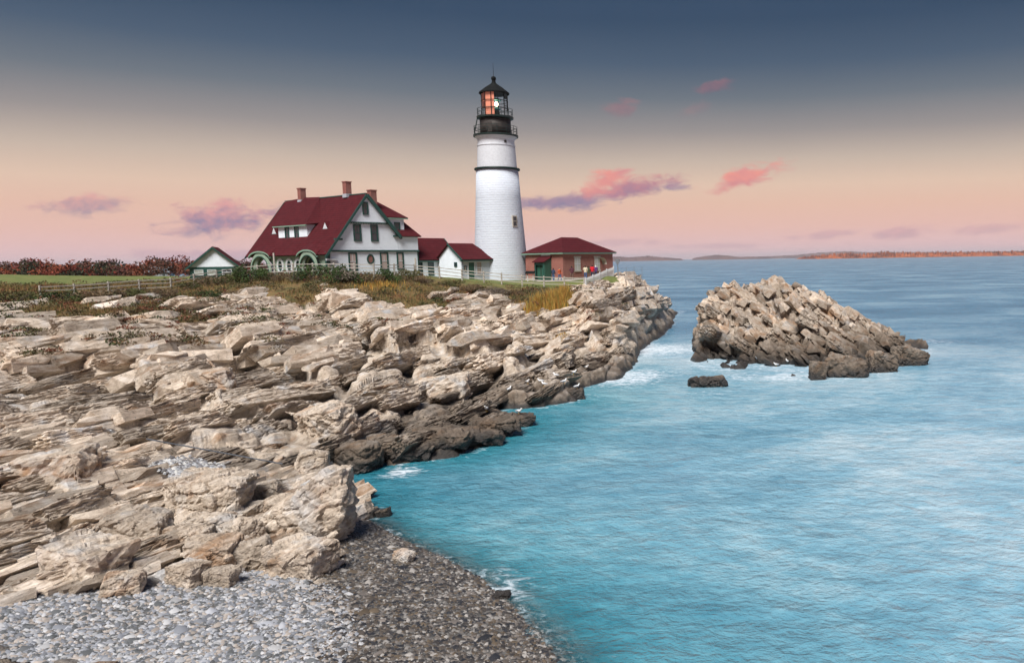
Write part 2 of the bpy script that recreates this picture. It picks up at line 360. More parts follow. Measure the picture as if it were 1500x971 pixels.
# ------------------------------------------------------------------ fractured-rock functions
def hsh(ix, iy, iz, seed):
    h = (ix.astype(np.int64) * 73856093) ^ (iy.astype(np.int64) * 19349663) ^ (iz.astype(np.int64) * 83492791) ^ (seed * 2654435761)
    h = (h & 0xffffffff).astype(np.uint32)
    h ^= h >> 16; h *= np.uint32(0x7feb352d); h ^= h >> 15; h *= np.uint32(0x846ca68b); h ^= h >> 16
    return h
def axes(strike, dip):
    s = np.array([math.sin(strike), math.cos(strike), 0]); t0 = np.array([math.cos(strike), -math.sin(strike), 0]); z = np.array([0, 0, 1.])
    return np.stack([s, t0 * math.cos(dip) + z * math.sin(dip), -t0 * math.sin(dip) + z * math.cos(dip)], 1)
def blocks(P, size, ax, seed, tilt=.8, kk=22.0):
    q = ((P @ ax) / np.array(size)).astype(np.float32); c = np.floor(q).astype(np.int32); n = len(P)
    f1 = np.full(n, 9, np.float32); f2 = np.full(n, 9, np.float32); hv = np.zeros(n, np.float32); ws = np.zeros(n, np.float32)
    for dx in (-1, 0, 1):
        for dy in (-1, 0, 1):
            for dz in (-1, 0, 1):
                i, j, k = c[:, 0] + dx, c[:, 1] + dy, c[:, 2] + dz
                h = hsh(i, j, k, seed)
                rx = (h & 1023).astype(np.float32) / 1023; ry = ((h >> 10) & 1023).astype(np.float32) / 1023; rz = ((h >> 20) & 1023).astype(np.float32) / 1023
                ex, ey, ez = q[:, 0] - i - rx, q[:, 1] - j - ry, q[:, 2] - k - rz
                ax_, ay_, az_ = np.abs(ex), np.abs(ey), np.abs(ez)
                d = np.maximum(np.maximum(ax_, ay_), az_) * .75 + .15 * (ax_ + ay_ + az_)
                val = ((h * np.uint32(2246822519)) >> 16).astype(np.float32) / 65535 - .5 + tilt * ((ry - .5) * ey + (rz - .5) * ez + (rx - .5) * ex)
                wt = np.exp(-kk * d); hv += wt * val; ws += wt
                f2 = np.minimum(f2, np.maximum(f1, d)); f1 = np.minimum(f1, d)
    return hv / (ws + 1e-12), f2 - f1
def blur(a, nv, nu, it=1):
    g = a.reshape(nv, nu).copy()
    for _ in range(it):
        g[1:-1] = .25 * g[:-2] + .5 * g[1:-1] + .25 * g[2:]; g[:, 1:-1] = .25 * g[:, :-2] + .5 * g[:, 1:-1] + .25 * g[:, 2:]
    return g.ravel()
def vnoise(x, y, scale, seed):
    x = x / scale; y = y / scale; ix = np.floor(x); iy = np.floor(y); fx = x - ix; fy = y - iy
    fx = fx * fx * (3 - 2 * fx); fy = fy * fy * (3 - 2 * fy); z = np.zeros_like(ix)
    g = lambda a, b: hsh(a, b, z, seed).astype(np.float64) / 4294967295.
    return (g(ix, iy) * (1 - fx) + g(ix + 1, iy) * fx) * (1 - fy) + (g(ix, iy + 1) * (1 - fx) + g(ix + 1, iy + 1) * fx) * fy
def fbm(x, y, scale, seed, o=4):
    s = 0; a = .5
    for i in range(o): s = s + a * vnoise(x, y, scale / 2 ** i, seed + i); a *= .5
    return s / (1 - .5 ** o)
class TPS:
    def __init__(s, pts, lam=.02):
        P = np.array(pts, float); s.p = P[:, :2]; n = len(P)
        K = s.k(P[:, :2], P[:, :2]) + lam * np.eye(n) * 400
        A = np.zeros((n + 3, n + 3)); A[:n, :n] = K; A[:n, n] = 1; A[:n, n + 1:] = P[:, :2]; A[n:, :n] = A[:n, n:].T
        s.w = np.linalg.solve(A, np.concatenate([P[:, 2], np.zeros(3)]))
    def k(s, a, b):
        r2 = ((a[:, None, :] - b[None]) ** 2).sum(2) + 1e-9; return .5 * r2 * np.log(r2)
    def __call__(s, x, y):
        q = np.stack([x, y], 1); o = np.empty(len(q)); n = len(s.p)
        for i in range(0, len(q), 60000):
            c = q[i:i + 60000]; o[i:i + 60000] = s.k(c, s.p) @ s.w[:n] + s.w[n] + c @ s.w[n + 1:]
        return o
def polysd(x, y, poly, attr=None):               # signed distance (+ inside) and interpolated attribute of nearest edge
    P = np.array(poly, float); n = len(P); best = np.full(len(x), 1e9); av = np.zeros(len(x)); ins = np.zeros(len(x), bool)
    for i in range(n):
        a, b = P[i], P[(i + 1) % n]; e = b - a
        t = np.clip(((x - a[0]) * e[0] + (y - a[1]) * e[1]) / (e @ e + 1e-12), 0, 1)
        d = np.hypot(x - a[0] - t * e[0], y - a[1] - t * e[1])
        nb = d < best; best = np.where(nb, d, best)
        if attr is not None: av = np.where(nb, attr[i] * (1 - t) + attr[(i + 1) % n] * t, av)
        if a[1] != b[1]:
            cr = ((a[1] > y) != (b[1] > y)) & (x < (b[0] - a[0]) * (y - a[1]) / (b[1] - a[1]) + a[0]); ins ^= cr
    return np.where(ins, best, -best), av
def polyd(x, y, line):
    best = np.full(len(x), 1e9)
    for a, b in zip(line[:-1], line[1:]):
        a = np.array(a); e = np.array(b) - a; t = np.clip(((x - a[0]) * e[0] + (y - a[1]) * e[1]) / (e @ e), 0, 1)
        best = np.minimum(best, np.hypot(x - a[0] - t * e[0], y - a[1] - t * e[1]))
    return best
def smin(a, b, k): h = np.clip(.5 + .5 * (b - a) / k, 0, 1); return b * (1 - h) + a * h - k * h * (1 - h)
def saw(u, drop=.3): f = u - np.floor(u); return np.where(f < 1 - drop, f / (1 - drop), (1 - f) / drop) - .5
def sst(x, a, b): t = np.clip((x - a) / (b - a), 0, 1); return t * t * (3 - 2 * t)

# ------------------------------------------------------------------ the shore
SH = [(900, 1100, .1), (830, 985, .12), (790, 930, .12), (742, 880, .12), (700, 845, .12), (650, 818, .13), (605, 800, .14), (560, 775, .16), (530, 757, .2), (514, 738, .6),
      (502, 712, .9), (478, 700, .6), (520, 692, 1.2), (550, 680, 1.4), (575, 684, .8), (612, 676, 1.0), (665, 670, 1.2), (700, 660, 1.2), (745, 640, 1.2), (776, 624, 1.0),
      (776, 612, .8), (750, 607, .6), (705, 606, .4), (680, 607, .4), (700, 601, .7), (750, 600, 1.5), (800, 596, 2), (848, 588, 2), (852, 570, 1.6), (878, 563, 1.6),
      (905, 555, 2), (930, 540, 2.4), (936, 520, 2.6), (952, 504, 2.6), (975, 490, 2.4), (988, 474, 1.8), (990, 463, 1.5)]
SHP = [tuple(G(a, b)[:2]) for a, b, k in SH] + [(-6, 152), (-20, 165), (-60, 172), (-110, 190), (-180, 240), (-420, 420), (-900, 420), (-900, -60), (-2, -60)]
SHK = [k for a, b, k in SH] + [1, .6, .4, .3, .3, .3, .3, .3, .3]
CT = [(250, 425, 79), (300, 416, 82), (352, 407, 86), (250, 470, 63), (250, 520, 53), (250, 580, 44), (100, 440, 70), (100, 520, 51), (0, 450, 66), (0, 560, 45), (350, 440, 75), (350, 480, 64), (350, 540, 53), (403, 404, 85), (460, 404, 85), (530, 404, 86), (450, 428, 78), (450, 452, 72.5), (450, 500, 62), (450, 550, 53), (550, 425, 80), (550, 465, 71), (550, 510, 63), (550, 560, 55), (609, 403, 90), (644, 406, 90), (677, 410, 91), (709, 413, 91), (765, 418, 91), (797, 420, 91), (827, 421, 90), (857, 423, 88.5), (650, 430, 83), (650, 470, 73), (650, 520, 63.5), (650, 570, 55.5), (740, 440, 83), (740, 480, 73), (740, 530, 63.5), (800, 450, 82), (800, 500, 71.5), (850, 450, 82), (850, 490, 75), (850, 530, 68), (885, 430, 86), (885, 470, 80), (885, 520, 72.5), (905, 404, 96), (920, 402, 98), (915, 430, 93), (915, 470, 87), (935, 422, 106), (955, 428, 112), (940, 460, 98), (960, 460, 107), (972, 445, 120)]
CZ = [(250, 600, 3.0), (250, 650, 2.5), (250, 700, 2.0), (250, 760, 1.7), (250, 830, 1.2), (250, 890, 0.85), (250, 960, 0.7), (100, 640, 3.0), (100, 760, 2.0), (100, 900, 1.2), (0, 700, 2.6), (0, 900, 1.5), (-60, 960, 1.4), (-60, 700, 3.0), (350, 600, 2.3), (350, 660, 1.8), (350, 700, 1.25), (350, 780, 1.3), (350, 850, 0.85), (350, 930, 0.7), (420, 800, 1.0), (440, 870, 0.65), (520, 860, 0.5), (560, 930, 0.5), (650, 920, 0.35), (600, 840, 0.28), (560, 800, 0.25), (480, 770, 0.7), (450, 600, 1.9), (450, 650, 1.6), (450, 690, 0.8), (450, 740, 0.8), (520, 660, 1.2), (550, 610, 1.3), (540, 650, 1.1), (640, 615, 0.8), (620, 648, 0.75), (700, 640, 0.7), (680, 655, 0.65), (745, 620, 0.7), (770, 617, 0.6), (600, 625, 0.9), (720, 615, 0.35), (740, 575, 1.1), (800, 580, 0.9), (840, 575, 0.9), (800, 550, 1.5), (850, 560, 0.9), (700, 590, 0.9), (650, 590, 1.1), (885, 545, 1.0), (915, 510, 2.0), (900, 530, 1.5), (940, 480, 2.6), (980, 462, 2.0)]
TP = [tuple(D(a, b, y)) for a, b, y in CT] + [tuple(G(a, b, z)) for a, b, z in CZ] + [(-43, 87, 8.75), (-37, 97, 8.35), (-33, 101, 8.0), (-55, 98, 8.75), (-46, 110, 8.7), (-28, 100, 7.75), (-28, 108, 7.6), (-19, 98, 7.65), (-14, 107, 7.7), (-22, 108, 7.7),
     (-66, 104, 8.3), (-66, 115, 8.2), (-90, 110, 8.3), (-40, 130, 8), (-20, 130, 7), (-100, 80, 8.5), (-130, 120, 8.6), (-120, 60, 8), (-80, 150, 8), (-50, 155, 7), (-13, 118, 7.2), (-18, 97, 7.55), (-16.5, 97.5, 7.55), (-15, 98.5, 7.55), (-14.6, 101, 7.6), (-21, 97.5, 7.55)]
tps = TPS(TP)
PEB = [[G(a, b, .5 if i_ < 2 else 1.6)[:2] for a, b in L] for i_, L in enumerate((
    [(478, 800), (492, 782), (515, 752), (545, 735), (590, 755), (630, 772), (690, 800), (740, 825), (790, 862), (850, 930), (900, 1000), (600, 1000), (470, 990), (505, 890), (480, 868), (482, 830)],
    [(120, 905), (200, 892), (255, 872), (300, 858), (350, 848), (400, 845), (430, 855), (480, 868), (512, 890), (475, 1000), (-60, 1000), (60, 915)],
    [(240, 692), (270, 686), (300, 683), (335, 689), (350, 708), (330, 712), (300, 704), (270, 704), (240, 703)]))]
GX = [-200, 180, 250, 330, 400, 480, 520, 560, 640, 740, 790, 830, 865, 900, 930, 1100]
GZ = [6.2, 6.0, 6.0, 6.4, 7.2, 7.9, 7.5, 6.6, 6.4, 6.3, 5.7, 6.2, 6.9, 7.9, 9.5, 12]
def land(x, y):
    sd, k = polysd(x, y, SHP, SHK)
    z = tps(x, y)
    z = np.clip(z, -2, 9.4)
    far = sst(y, 150, 180); z = z * (1 - far) + 7.0 * far
    cap = np.where(sd > 0, k * sd + .02, np.maximum(k, .5) * sd)
    z = smin(z, cap, np.clip(k, .08, 1.2))
    pm = np.zeros(len(x)); pid = np.zeros(len(x))
    for i, p in enumerate(PEB):
        d, _ = polysd(x, y, p); mk = sst(d, -.5, .35)
        pm = np.maximum(pm, mk)
    px = PX0 + FPX * x / y
    gz = np.interp(px, GX, GZ)
    g = sst(tps(x, y) + (fbm(x, y, 6, 3) - .5) * 4.2 - gz, -.45, .55)
    return z, sd, pm, g
AXS = axes(STRIKE, rad(32))
SCARP = [([(235, 500), (330, 512), (400, 528), (470, 533), (515, 545)], 3.2, 1.0, 3.0), ([(240, 590), (340, 600), (430, 608), (520, 600), (590, 592)], 1.9, .7, 2.5),
         ([(555, 562), (650, 543), (720, 548), (800, 538), (850, 522)], 1.6, .65, 2.5), ([(400, 448), (480, 460), (560, 470), (640, 464), (720, 472), (780, 480)], 5.2, 1.1, 3.0),
         ([(245, 660), (340, 652), (440, 658)], 1.8, .55, 2.0), ([(60, 560), (160, 545), (235, 560)], 3.0, .9, 3.0), ([(840, 480), (880, 500), (905, 520)], 2.5, .8, 2.0)]
GULLY = [([(492, 562), (515, 520), (548, 488)], 2.9, 1.5, .8), ([(592, 596), (599, 545), (604, 488)], 2.0, 1.1, .45), ([(640, 604), (690, 560), (712, 535)], 1.4, .8, .5), ([(392, 562), (335, 528), (290, 508)], 3.0, 1.2, .7),
         ([(770, 486), (790, 460), (805, 440)], 4.8, 1.1, .9), ([(868, 505), (885, 462), (902, 428)], 4.5, 1.0, .7), ([(700, 520), (735, 490), (745, 450)], 3.5, .8, .5), ([(420, 500), (440, 470), (446, 440)], 5, 1.0, .5), ([(930, 500), (925, 450), (916, 412)], 4.5, 1.0, .6)]
def relief(x, y):
    out = np.zeros(len(x))
    for (L, z, A, dec) in SCARP:
        ln = [G(a, b, z)[:2] for a, b in L]; best = np.full(len(x), 1e9); sg = np.ones(len(x)); endf = np.zeros(len(x))
        for a, b in zip(ln[:-1], ln[1:]):
            e = b - a; t = np.clip(((x - a[0]) * e[0] + (y - a[1]) * e[1]) / (e @ e), 0, 1); dx, dy = x - a[0] - t * e[0], y - a[1] - t * e[1]; d = np.hypot(dx, dy)
            nb = d < best; best = np.where(nb, d, best); sg = np.where(nb, np.sign(e[0] * dy - e[1] * dx), sg)
        wig = (fbm(x, y, 2.5, 610) - .5) * 1.6
        sdv = best * sg + wig; out += A * np.tanh(sdv / .28) * np.exp(-np.abs(sdv) / dec) * sst(best, 9, 3)
    for (L, z, A, wd) in GULLY:
        d = polyd(x, y, [G(a, b, z)[:2] for a, b in L]) + (fbm(x, y, 1.8, 640) - .5) * .6
        out -= A * np.exp(-(d / wd) ** 2)
    return out
def fan(a0, a1, na, y0, y1, ny):
    a = np.linspace(a0, a1, na); y = np.exp(np.linspace(math.log(y0), math.log(y1), ny))
    Yg, Ag = np.meshgrid(y, a, indexing='ij'); return (Ag * Yg).ravel(), Yg.ravel()
def gridmesh(name, X, Y, Z, nu, nv, keep, attrs, mat, smooth=False):
    n = len(X); idx = np.arange(n).reshape(nv, nu)
    q = np.stack([idx[:-1, :-1], idx[:-1, 1:], idx[1:, 1:], idx[1:, :-1]], -1).reshape(-1, 4)
    q = q[keep[q].any(1)]
    used = np.zeros(n, bool); used[q.ravel()] = True; rm = np.cumsum(used) - 1; q = rm[q]
    co = np.stack([X, Y, Z], 1)[used]
    me = bpy.data.meshes.new(name); me.vertices.add(len(co)); me.vertices.foreach_set('co', co.astype(np.float32).ravel())
    me.loops.add(len(q) * 4); me.polygons.add(len(q)); me.loops.foreach_set('vertex_index', q.ravel().astype(np.int32))
    me.polygons.foreach_set('loop_start', np.arange(0, len(q) * 4, 4, dtype=np.int32)); me.polygons.foreach_set('loop_total', np.full(len(q), 4, np.int32))
    me.polygons.foreach_set('use_smooth', np.full(len(q), smooth))
    for an, arr in attrs.items():
        at = me.attributes.new(an, 'FLOAT_COLOR', 'POINT'); at.data.foreach_set('color', arr[used].astype(np.float32).ravel())
    me.update(calc_edges=True); me.materials.append(MATS[mat]); return me
def gnormals(X, Y, Z, nu, nv):
    P = np.stack([X, Y, Z], 1).reshape(nv, nu, 3); du = np.gradient(P, axis=1); dv = np.gradient(P, axis=0)
    n = np.cross(du, dv).reshape(-1, 3); n /= np.linalg.norm(n, axis=1, keepdims=True) + 1e-9; n[n[:, 2] < 0] *= -1; return n
NU, NV = 640, 760
X, Y = fan((-80 - PX0) / FPX, (1010 - PX0) / FPX, NU, 15.5, 185, NV)
Z, SD, PM, GM = land(X, Y)
Z = Z + relief(X, Y) * (1 - PM) * (1 - sst(GM, .25, .8)) * sst(Y, 89, 83) * sst(SD, .5, 3) * sst(Z, .3, 1.2)
Nn = gnormals(X, Y, Z, NU, NV)
keep = SD > -9
R_ = (1 - PM) * (1 - .85 * GM) * sst(SD, -3, 1.0) * (1 - sst(Y, 140, 165))
P3 = np.stack([X, Y, Z], 1); dsp = np.zeros(len(X)); kk = np.where(keep)[0]; pk = P3[kk]
warp = np.stack([fbm(pk[:, 0], pk[:, 1], 6, 40), fbm(pk[:, 0], pk[:, 1], 6, 50), fbm(pk[:, 0], pk[:, 1], 5, 60)], 1) - .5
pw = pk + warp * np.array([2.5, 2.5, 1.2])
h1, e1 = blocks(pw, (8.5, 3.6, 2.6), AXS, 1, 1.1, 80)
h2, e2 = blocks(pw, (3.0, 1.35, 1.0), AXS, 2, 1.0, 50)
h3, e3 = blocks(pk + warp * .5, (1.15, .55, .4), AXS, 3, .9, 24)
ut = pw @ AXS[:, 1]; us = pw @ AXS[:, 0]
bed = saw((ut + h1 * 2.4) / 1.7) * .55 + saw((ut + h2 * 1.4) / .62, .22) * .20
hgt = sst(Z[kk], .2, 2.5) * .6 + .4
dsp[kk] = (h1 * 1.5 + bed * (.35 + 1.1 * fbm(pk[:, 0], pk[:, 1], 9, 90, 2))) * hgt + h2 * .62 + h3 * .22 - .55 * np.exp(-(e1 / .045) ** 2) - .28 * np.exp(-(e2 / .07) ** 2) - .08 * np.exp(-(e3 / .12) ** 2)
Z = Z - .40 * R_ * sst(Z, .9, 1.8)
dsp = dsp * R_ * .6 + GM * (1 - PM) * (fbm(X, Y, 2.2, 77) - .5) * .35 * (1 - sst(Y, 84, 92)) + PM * (fbm(X, Y, 1.8, 88) - .5) * .16
Nn = np.stack([blur(Nn[:, i], NV, NU, 6) for i in range(3)], 1); lift = Nn * blur(dsp, NV, NU, 1)[:, None]
X2, Y2, Z2 = X + lift[:, 0], Y + lift[:, 1], Z + lift[:, 2]
LAWN = sst(Y, 86, 93)
bd = polyd(X, Y, SHP[:10])
cov = np.stack([GM * (1 - PM), PM, LAWN, sst(bd, 2.0, 9.0)], 1)
shore = newobj('rocky_shore', gridmesh('rocky_shore', X2, Y2, Z2, NU, NV, keep, {'cover': cov}, 'shore_rock')); tag(shore, kind='structure')
# coarse land beyond and outside the fine mesh
xx, yy = np.meshgrid(np.linspace(-700, 0, 120), np.linspace(186, 420, 60)); xx = xx.ravel(); yy = yy.ravel()
sd2, _ = polysd(xx, yy, SHP); zz = np.clip(sd2 * .3, -2, 6.9 + fbm(xx, yy, 40, 5) * 1.0)
tag(newobj('far_ground', gridmesh('far_ground', xx, yy, zz, 120, 60, sd2 > -8, {'cover': np.stack([np.ones(len(xx)), 0 * xx, .7 + 0 * xx, 1 + 0 * xx], 1)}, 'shore_rock')), kind='structure')
bpy.context.view_layer.update()
def gz(x, y, default=None):
    ok, loc, nn, fi = shore.ray_cast(Vector((x, y, 60)), Vector((0, 0, -1)))
    return loc.z if ok else (default if default is not None else 0.0)
def hit(px, py):                                  # where a sight line through the picture meets the shore
    r = Vector(ray(px, py)).normalized(); ok, loc, nn, fi = shore.ray_cast(Vector((0, 0, CAMH)), r)
    return loc if ok else Vector(G(px, py))

# ------------------------------------------------------------------ the islet
ISP = [tuple(G(a, b)[:2]) for a, b in [(1009, 533), (1030, 541), (1062, 543), (1100, 539), (1150, 548), (1188, 553), (1240, 551), (1276, 546), (1320, 537), (1356, 525), (1362, 516)]] + \
      [(23, 84), (17, 92), (9, 99), (2, 103), (-1, 102), (-2.6, 97), (-2.7, 90), (-2.6, 82)]
ISK = [2.2, 2.2, 2, 2, 1.4, 1.2, .9, .9, .9, .8, .8, 1, 1.2, 1.5, 1.5, 1.5, 1.5, 2, 2.4]
IT = [tuple(D(a, b, y)) for a, b, y in [(1060, 430, 83), (1078, 417, 86), (1100, 408, 87), (1130, 402, 88), (1150, 403, 89), (1180, 408, 90), (1195, 412, 90), (1213, 430, 87.5), (1250, 444, 86.5), (1290, 459, 85.5), (1330, 484, 83), (1352, 507, 81),
      (1052, 500, 78), (1100, 500, 76.2), (1150, 500, 75), (1200, 502, 74.5), (1250, 502, 76.5), (1300, 512, 78), (1030, 480, 80.5), (1016, 505, 79), (1042, 452, 82), (1120, 440, 82.5), (1120, 470, 79.2), (1200, 460, 80), (1180, 430, 84.5), (1240, 470, 80.5)]] + \
     [(0, 97, 4.2), (8, 97, 4), (15, 90, 3), (-3, 98, 3), (-3, 90, 4.5)]
itps = TPS(IT)
NU2, NV2 = 400, 300
xi, yi = fan((985 - PX0) / FPX, (1375 - PX0) / FPX, NU2, 62, 108, NV2)
sdi, ki = polysd(xi, yi, ISP, ISK)
zi = smin(np.clip(itps(xi, yi) - .95, -1, 9), np.where(sdi > 0, ki * sdi + .02, np.maximum(ki, .5) * sdi), .8)
nni = gnormals(xi, yi, zi, NU2, NV2); kpi = sdi > -4
IAX = axes(rad(-25), rad(-38)); k2 = np.where(kpi)[0]; pI = np.stack([xi, yi, zi], 1)[k2]
wpI = np.stack([fbm(pI[:, 0], pI[:, 1], 5, 140), fbm(pI[:, 0], pI[:, 1], 5, 150), fbm(pI[:, 0], pI[:, 1], 4, 160)], 1) - .5
a1, b1 = blocks(pI + wpI * 1.6, (6.5, 2.6, 3.0), IAX, 21, 1.1, 46); a2, b2 = blocks(pI + wpI * 1.2, (2.2, 1.2, 1.2), IAX, 22, 1.0, 34); a3, b3 = blocks(pI, (.9, .55, .55), IAX, 23, .9, 24)
uI = (pI + wpI) @ IAX[:, 1]
di = np.zeros(len(xi)); di[k2] = a1 * 1.25 + saw((uI + a1 * 2) / 1.6) * .4 + saw((uI + a2 * 1.4) / .6, .22) * .16 + a2 * .55 + a3 * .2 - .55 * np.exp(-(b1 / .05) ** 2) - .28 * np.exp(-(b2 / .08) ** 2) - .08 * np.exp(-(b3 / .12) ** 2)
nni = np.stack([blur(nni[:, i], NV2, NU2, 6) for i in range(3)], 1)
di *= sst(sdi, -3, .8)
islet = newobj('rock_islet', gridmesh('rock_islet', xi + nni[:, 0] * di, yi + nni[:, 1] * di, zi + nni[:, 2] * di, NU2, NV2, kpi, {}, 'islet_rock'))
tag(islet, 'tall pale brown rock islet standing in the sea beyond the narrow channel', 'islet')

# ------------------------------------------------------------------ jointed blocks of the bedrock
def blocktemplate(seed, detail):
    r = random.Random(900 + seed); bm = bmesh.new()
    for sx_ in (-1, 1):
        for sy_ in (-1, 1):
            for sz_ in (-1, 1): bm.verts.new((sx_ * .5 * r.uniform(.78, 1.05), sy_ * .5 * r.uniform(.75, 1.08), sz_ * .5 * r.uniform(.72, 1.05)))
    bmesh.ops.convex_hull(bm, input=bm.verts)
    for _ in range(r.randint(3, 5)):
        n = Vector((r.gauss(0, 1), r.gauss(0, 1), r.gauss(.15, .8))).normalized()
        g_ = bm.verts[:] + bm.edges[:] + bm.faces[:]
        bmesh.ops.bisect_plane(bm, geom=g_, plane_co=n * r.uniform(.36, .50), plane_no=n, clear_outer=True)
        bmesh.ops.holes_fill(bm, edges=[e for e in bm.edges if e.is_boundary])
    bmesh.ops.dissolve_limit(bm, angle_limit=.04, verts=bm.verts, edges=bm.edges)
    if detail:
        bmesh.ops.bevel(bm, geom=bm.edges[:], offset=.012, segments=1, affect='EDGES'); bmesh.ops.triangulate(bm, faces=bm.faces)
        for L in (.3, .16, .085, .05):
            ed = [e for e in bm.edges if e.calc_length() > L]
            if ed: bmesh.ops.subdivide_edges(bm, edges=ed, cuts=1); bmesh.ops.triangulate(bm, faces=bm.faces)
        bm.normal_update(); co = np.array([v.co[:] for v in bm.verts]); nn_ = np.array([v.normal[:] for v in bm.verts])
        ax = axes(rad(90 + r.uniform(-12, 12)), rad(r.uniform(-12, 12)))
        h_a, e_a = blocks(co + seed * 3.1, (.55, .34, .20), ax, 200 + seed, .7, 60); h_b, e_b = blocks(co + seed * 1.7, (.22, .13, .07), ax, 260 + seed, .7, 40)
        d = h_a * .075 + h_b * .03 - .05 * np.exp(-(e_a / .05) ** 2) - .016 * np.exp(-(e_b / .09) ** 2) + saw(co @ ax[:, 2] / .085 + h_a * 2, .3) * .012
        co = co + nn_ * d[:, None]
        for v, c in zip(bm.verts, co): v.co = c
    else: bmesh.ops.triangulate(bm, faces=bm.faces)
    me = bpy.data.meshes.new('rock_block'); bm.to_mesh(me); bm.free(); return me
BIGT = [blocktemplate(i, True) for i in range(14)]
LOWT = [blocktemplate(50 + i, False) for i in range(24)]
LOWV = [(np.array([v.co[:] for v in m_.vertices]), np.array([p.vertices[:] for p in m_.polygons])) for m_ in LOWT]
def orient(strike, dip, g_, js=.10, jd=.11, jr=.05):
    st_ = strike + g_.normal(0, js); dp = dip + g_.normal(0, jd); A = axes(st_, dp)
    s, t_, n = A[:, 0], A[:, 1], A[:, 2]; a = g_.normal(0, jr); s2 = s * math.cos(a) + n * math.sin(a); n2 = n * math.cos(a) - s * math.sin(a)
    return np.stack([s2, t_, n2], 1)
def bedrock(parent, sampler, strike, dip, nbig, nmed, nsml, seed, matf, big=(4.2, 9.0), med=(2.0, 4.8), sml=(.6, 1.7), avoid=None, stuffname='rock_fragments'):
    g_ = np.random.default_rng(seed); placed = []
    xs_, ys_, zs_, ns_, sd_ = sampler(g_, nbig * 30)
    for x, y, z, n, e_ in zip(xs_, ys_, zs_, ns_, sd_):
        if len(placed) >= nbig: break
        L = big[0] + (big[1] - big[0]) * g_.random() ** 1.8
        L = min(L, .085 * y + .7)
        if e_ < .34 * L or (avoid is not None and avoid(x, y, z)): continue
        if any((x - a) ** 2 + (y - b) ** 2 < (.27 * (L + l_)) ** 2 for a, b, l_ in placed): continue
        placed.append((x, y, L)); W_, H_ = L * g_.uniform(.34, .6), L * g_.uniform(.17, .30)
        R_m = orient(strike, dip, g_); c = np.array([x, y, z]) + n * H_ * (g_.uniform(-.22, .10) + .3 * (1 - n[2]))
        me = BIGT[int(g_.integers(0, len(BIGT)))]; o = newobj('rock_block', me, parent)
        if not me.materials: me.materials.append(None)
        o.material_slots[0].link = 'OBJECT'; o.material_slots[0].material = MATS[matf(x, y, z)]
        Mx = np.eye(4); Mx[:3, :3] = R_m @ np.diag([L, W_, H_]) * (1 if g_.random() < .5 else 1); Mx[:3, 3] = c; o.matrix_world = Matrix(Mx.tolist())
    for mat in sorted({matf(0, 60, 9), matf(-18, 24, 1)}):
        V_, F_, T_ = [], [], []; off = 0; gg_ = np.random.default_rng(seed + 1)
        for (cnt, rng) in ((nmed, med), (nsml, sml)):
            xs_, ys_, zs_, ns_, sd_ = sampler(gg_, cnt)
            for x, y, z, n in zip(xs_, ys_, zs_, ns_):
                L = min(rng[0] + (rng[1] - rng[0]) * gg_.random() ** 1.6, .07 * y); W_, H_ = L * gg_.uniform(.34, .62), L * gg_.uniform(.16, .32); R_m = orient(strike, dip, gg_, .12, .13, .07)
                vv, ff_ = LOWV[int(gg_.integers(0, len(LOWV)))]; lift_ = gg_.uniform(-.34, .10) + .45 * (1 - n[2]); tn = gg_.random()
                if matf(x, y, z) != mat: continue
                V_.append((vv * np.array([L, W_, H_])) @ R_m.T + np.array([x, y, z]) + n * H_ * lift_); F_.append(ff_ + off); off += len(vv); T_.append(np.full(len(vv), tn))
        if not V_: continue
        V_ = np.concatenate(V_); F_ = np.concatenate(F_); T_ = np.concatenate(T_)
        me = bpy.data.meshes.new(stuffname); me.vertices.add(len(V_)); me.vertices.foreach_set('co', V_.astype(np.float32).ravel()); me.loops.add(len(F_) * 3); me.polygons.add(len(F_)); me.loops.foreach_set('vertex_index', F_.ravel().astype(np.int32))
        me.polygons.foreach_set('loop_start', np.arange(0, len(F_) * 3, 3, dtype=np.int32)); me.polygons.foreach_set('loop_total', np.full(len(F_), 3, np.int32))
        me.polygons.foreach_set('use_smooth', np.zeros(len(F_), bool))
        at = me.attributes.new('vary', 'FLOAT_COLOR', 'POINT'); at.data.foreach_set('color', np.stack([T_, T_, T_, np.ones(len(T_))], 1).astype(np.float32).ravel())
        me.update(calc_edges=True); me.materials.append(MATS[mat]); tag(newobj(stuffname, me, parent), kind='stuff')
GRIDN = Nn; inview = (PX0 + FPX * X / Y > -70)
rockok = np.where(inview & (SD > .1) & (PM < .25) & (Y < 140) & (Y > 17) & ((GM < .45) | ((GM < .99) & (RNG.random(len(X)) < .10) & (Y < 86))))[0]
wgt = (Y[rockok] ** 1.15) * (1 + 1.8 * np.exp(-SD[rockok] / 3.0)); wgt = wgt / wgt.sum()
PD = np.full(len(X), -99.)
for p_ in PEB: PD = np.maximum(PD, polysd(X, Y, p_)[0])
EDGE = np.where(GM > .3, 0, np.minimum(SD, -PD * .9))
def shore_sampler(g_, n):
    k = g_.choice(rockok, n, p=wgt); return X2[k], Y2[k], Z2[k], GRIDN[k], EDGE[k]
def near_beach(x, y, z):
    p = np.array([x, y, z - CAMH]); d = p @ _fw; px, py = PX0 + FPX * (p @ _rt) / d, PY0 - FPX * (p @ _up) / d
    return 225 < px < 530 and py > 690
def shore_mat(x, y, z): return 'block_dry' if (y < 34 or (z > 3.0)) else 'block_rock'
bedrock(shore, shore_sampler, STRIKE, rad(32), 295, 3000, 3600, 31, shore_mat, avoid=near_beach)
iok = np.where(sdi > .8)[0]; IX, IY, IZ = xi + nni[:, 0] * di, yi + nni[:, 1] * di, zi + nni[:, 2] * di
vis = nni[iok, 1] < .35; iok = iok[vis]
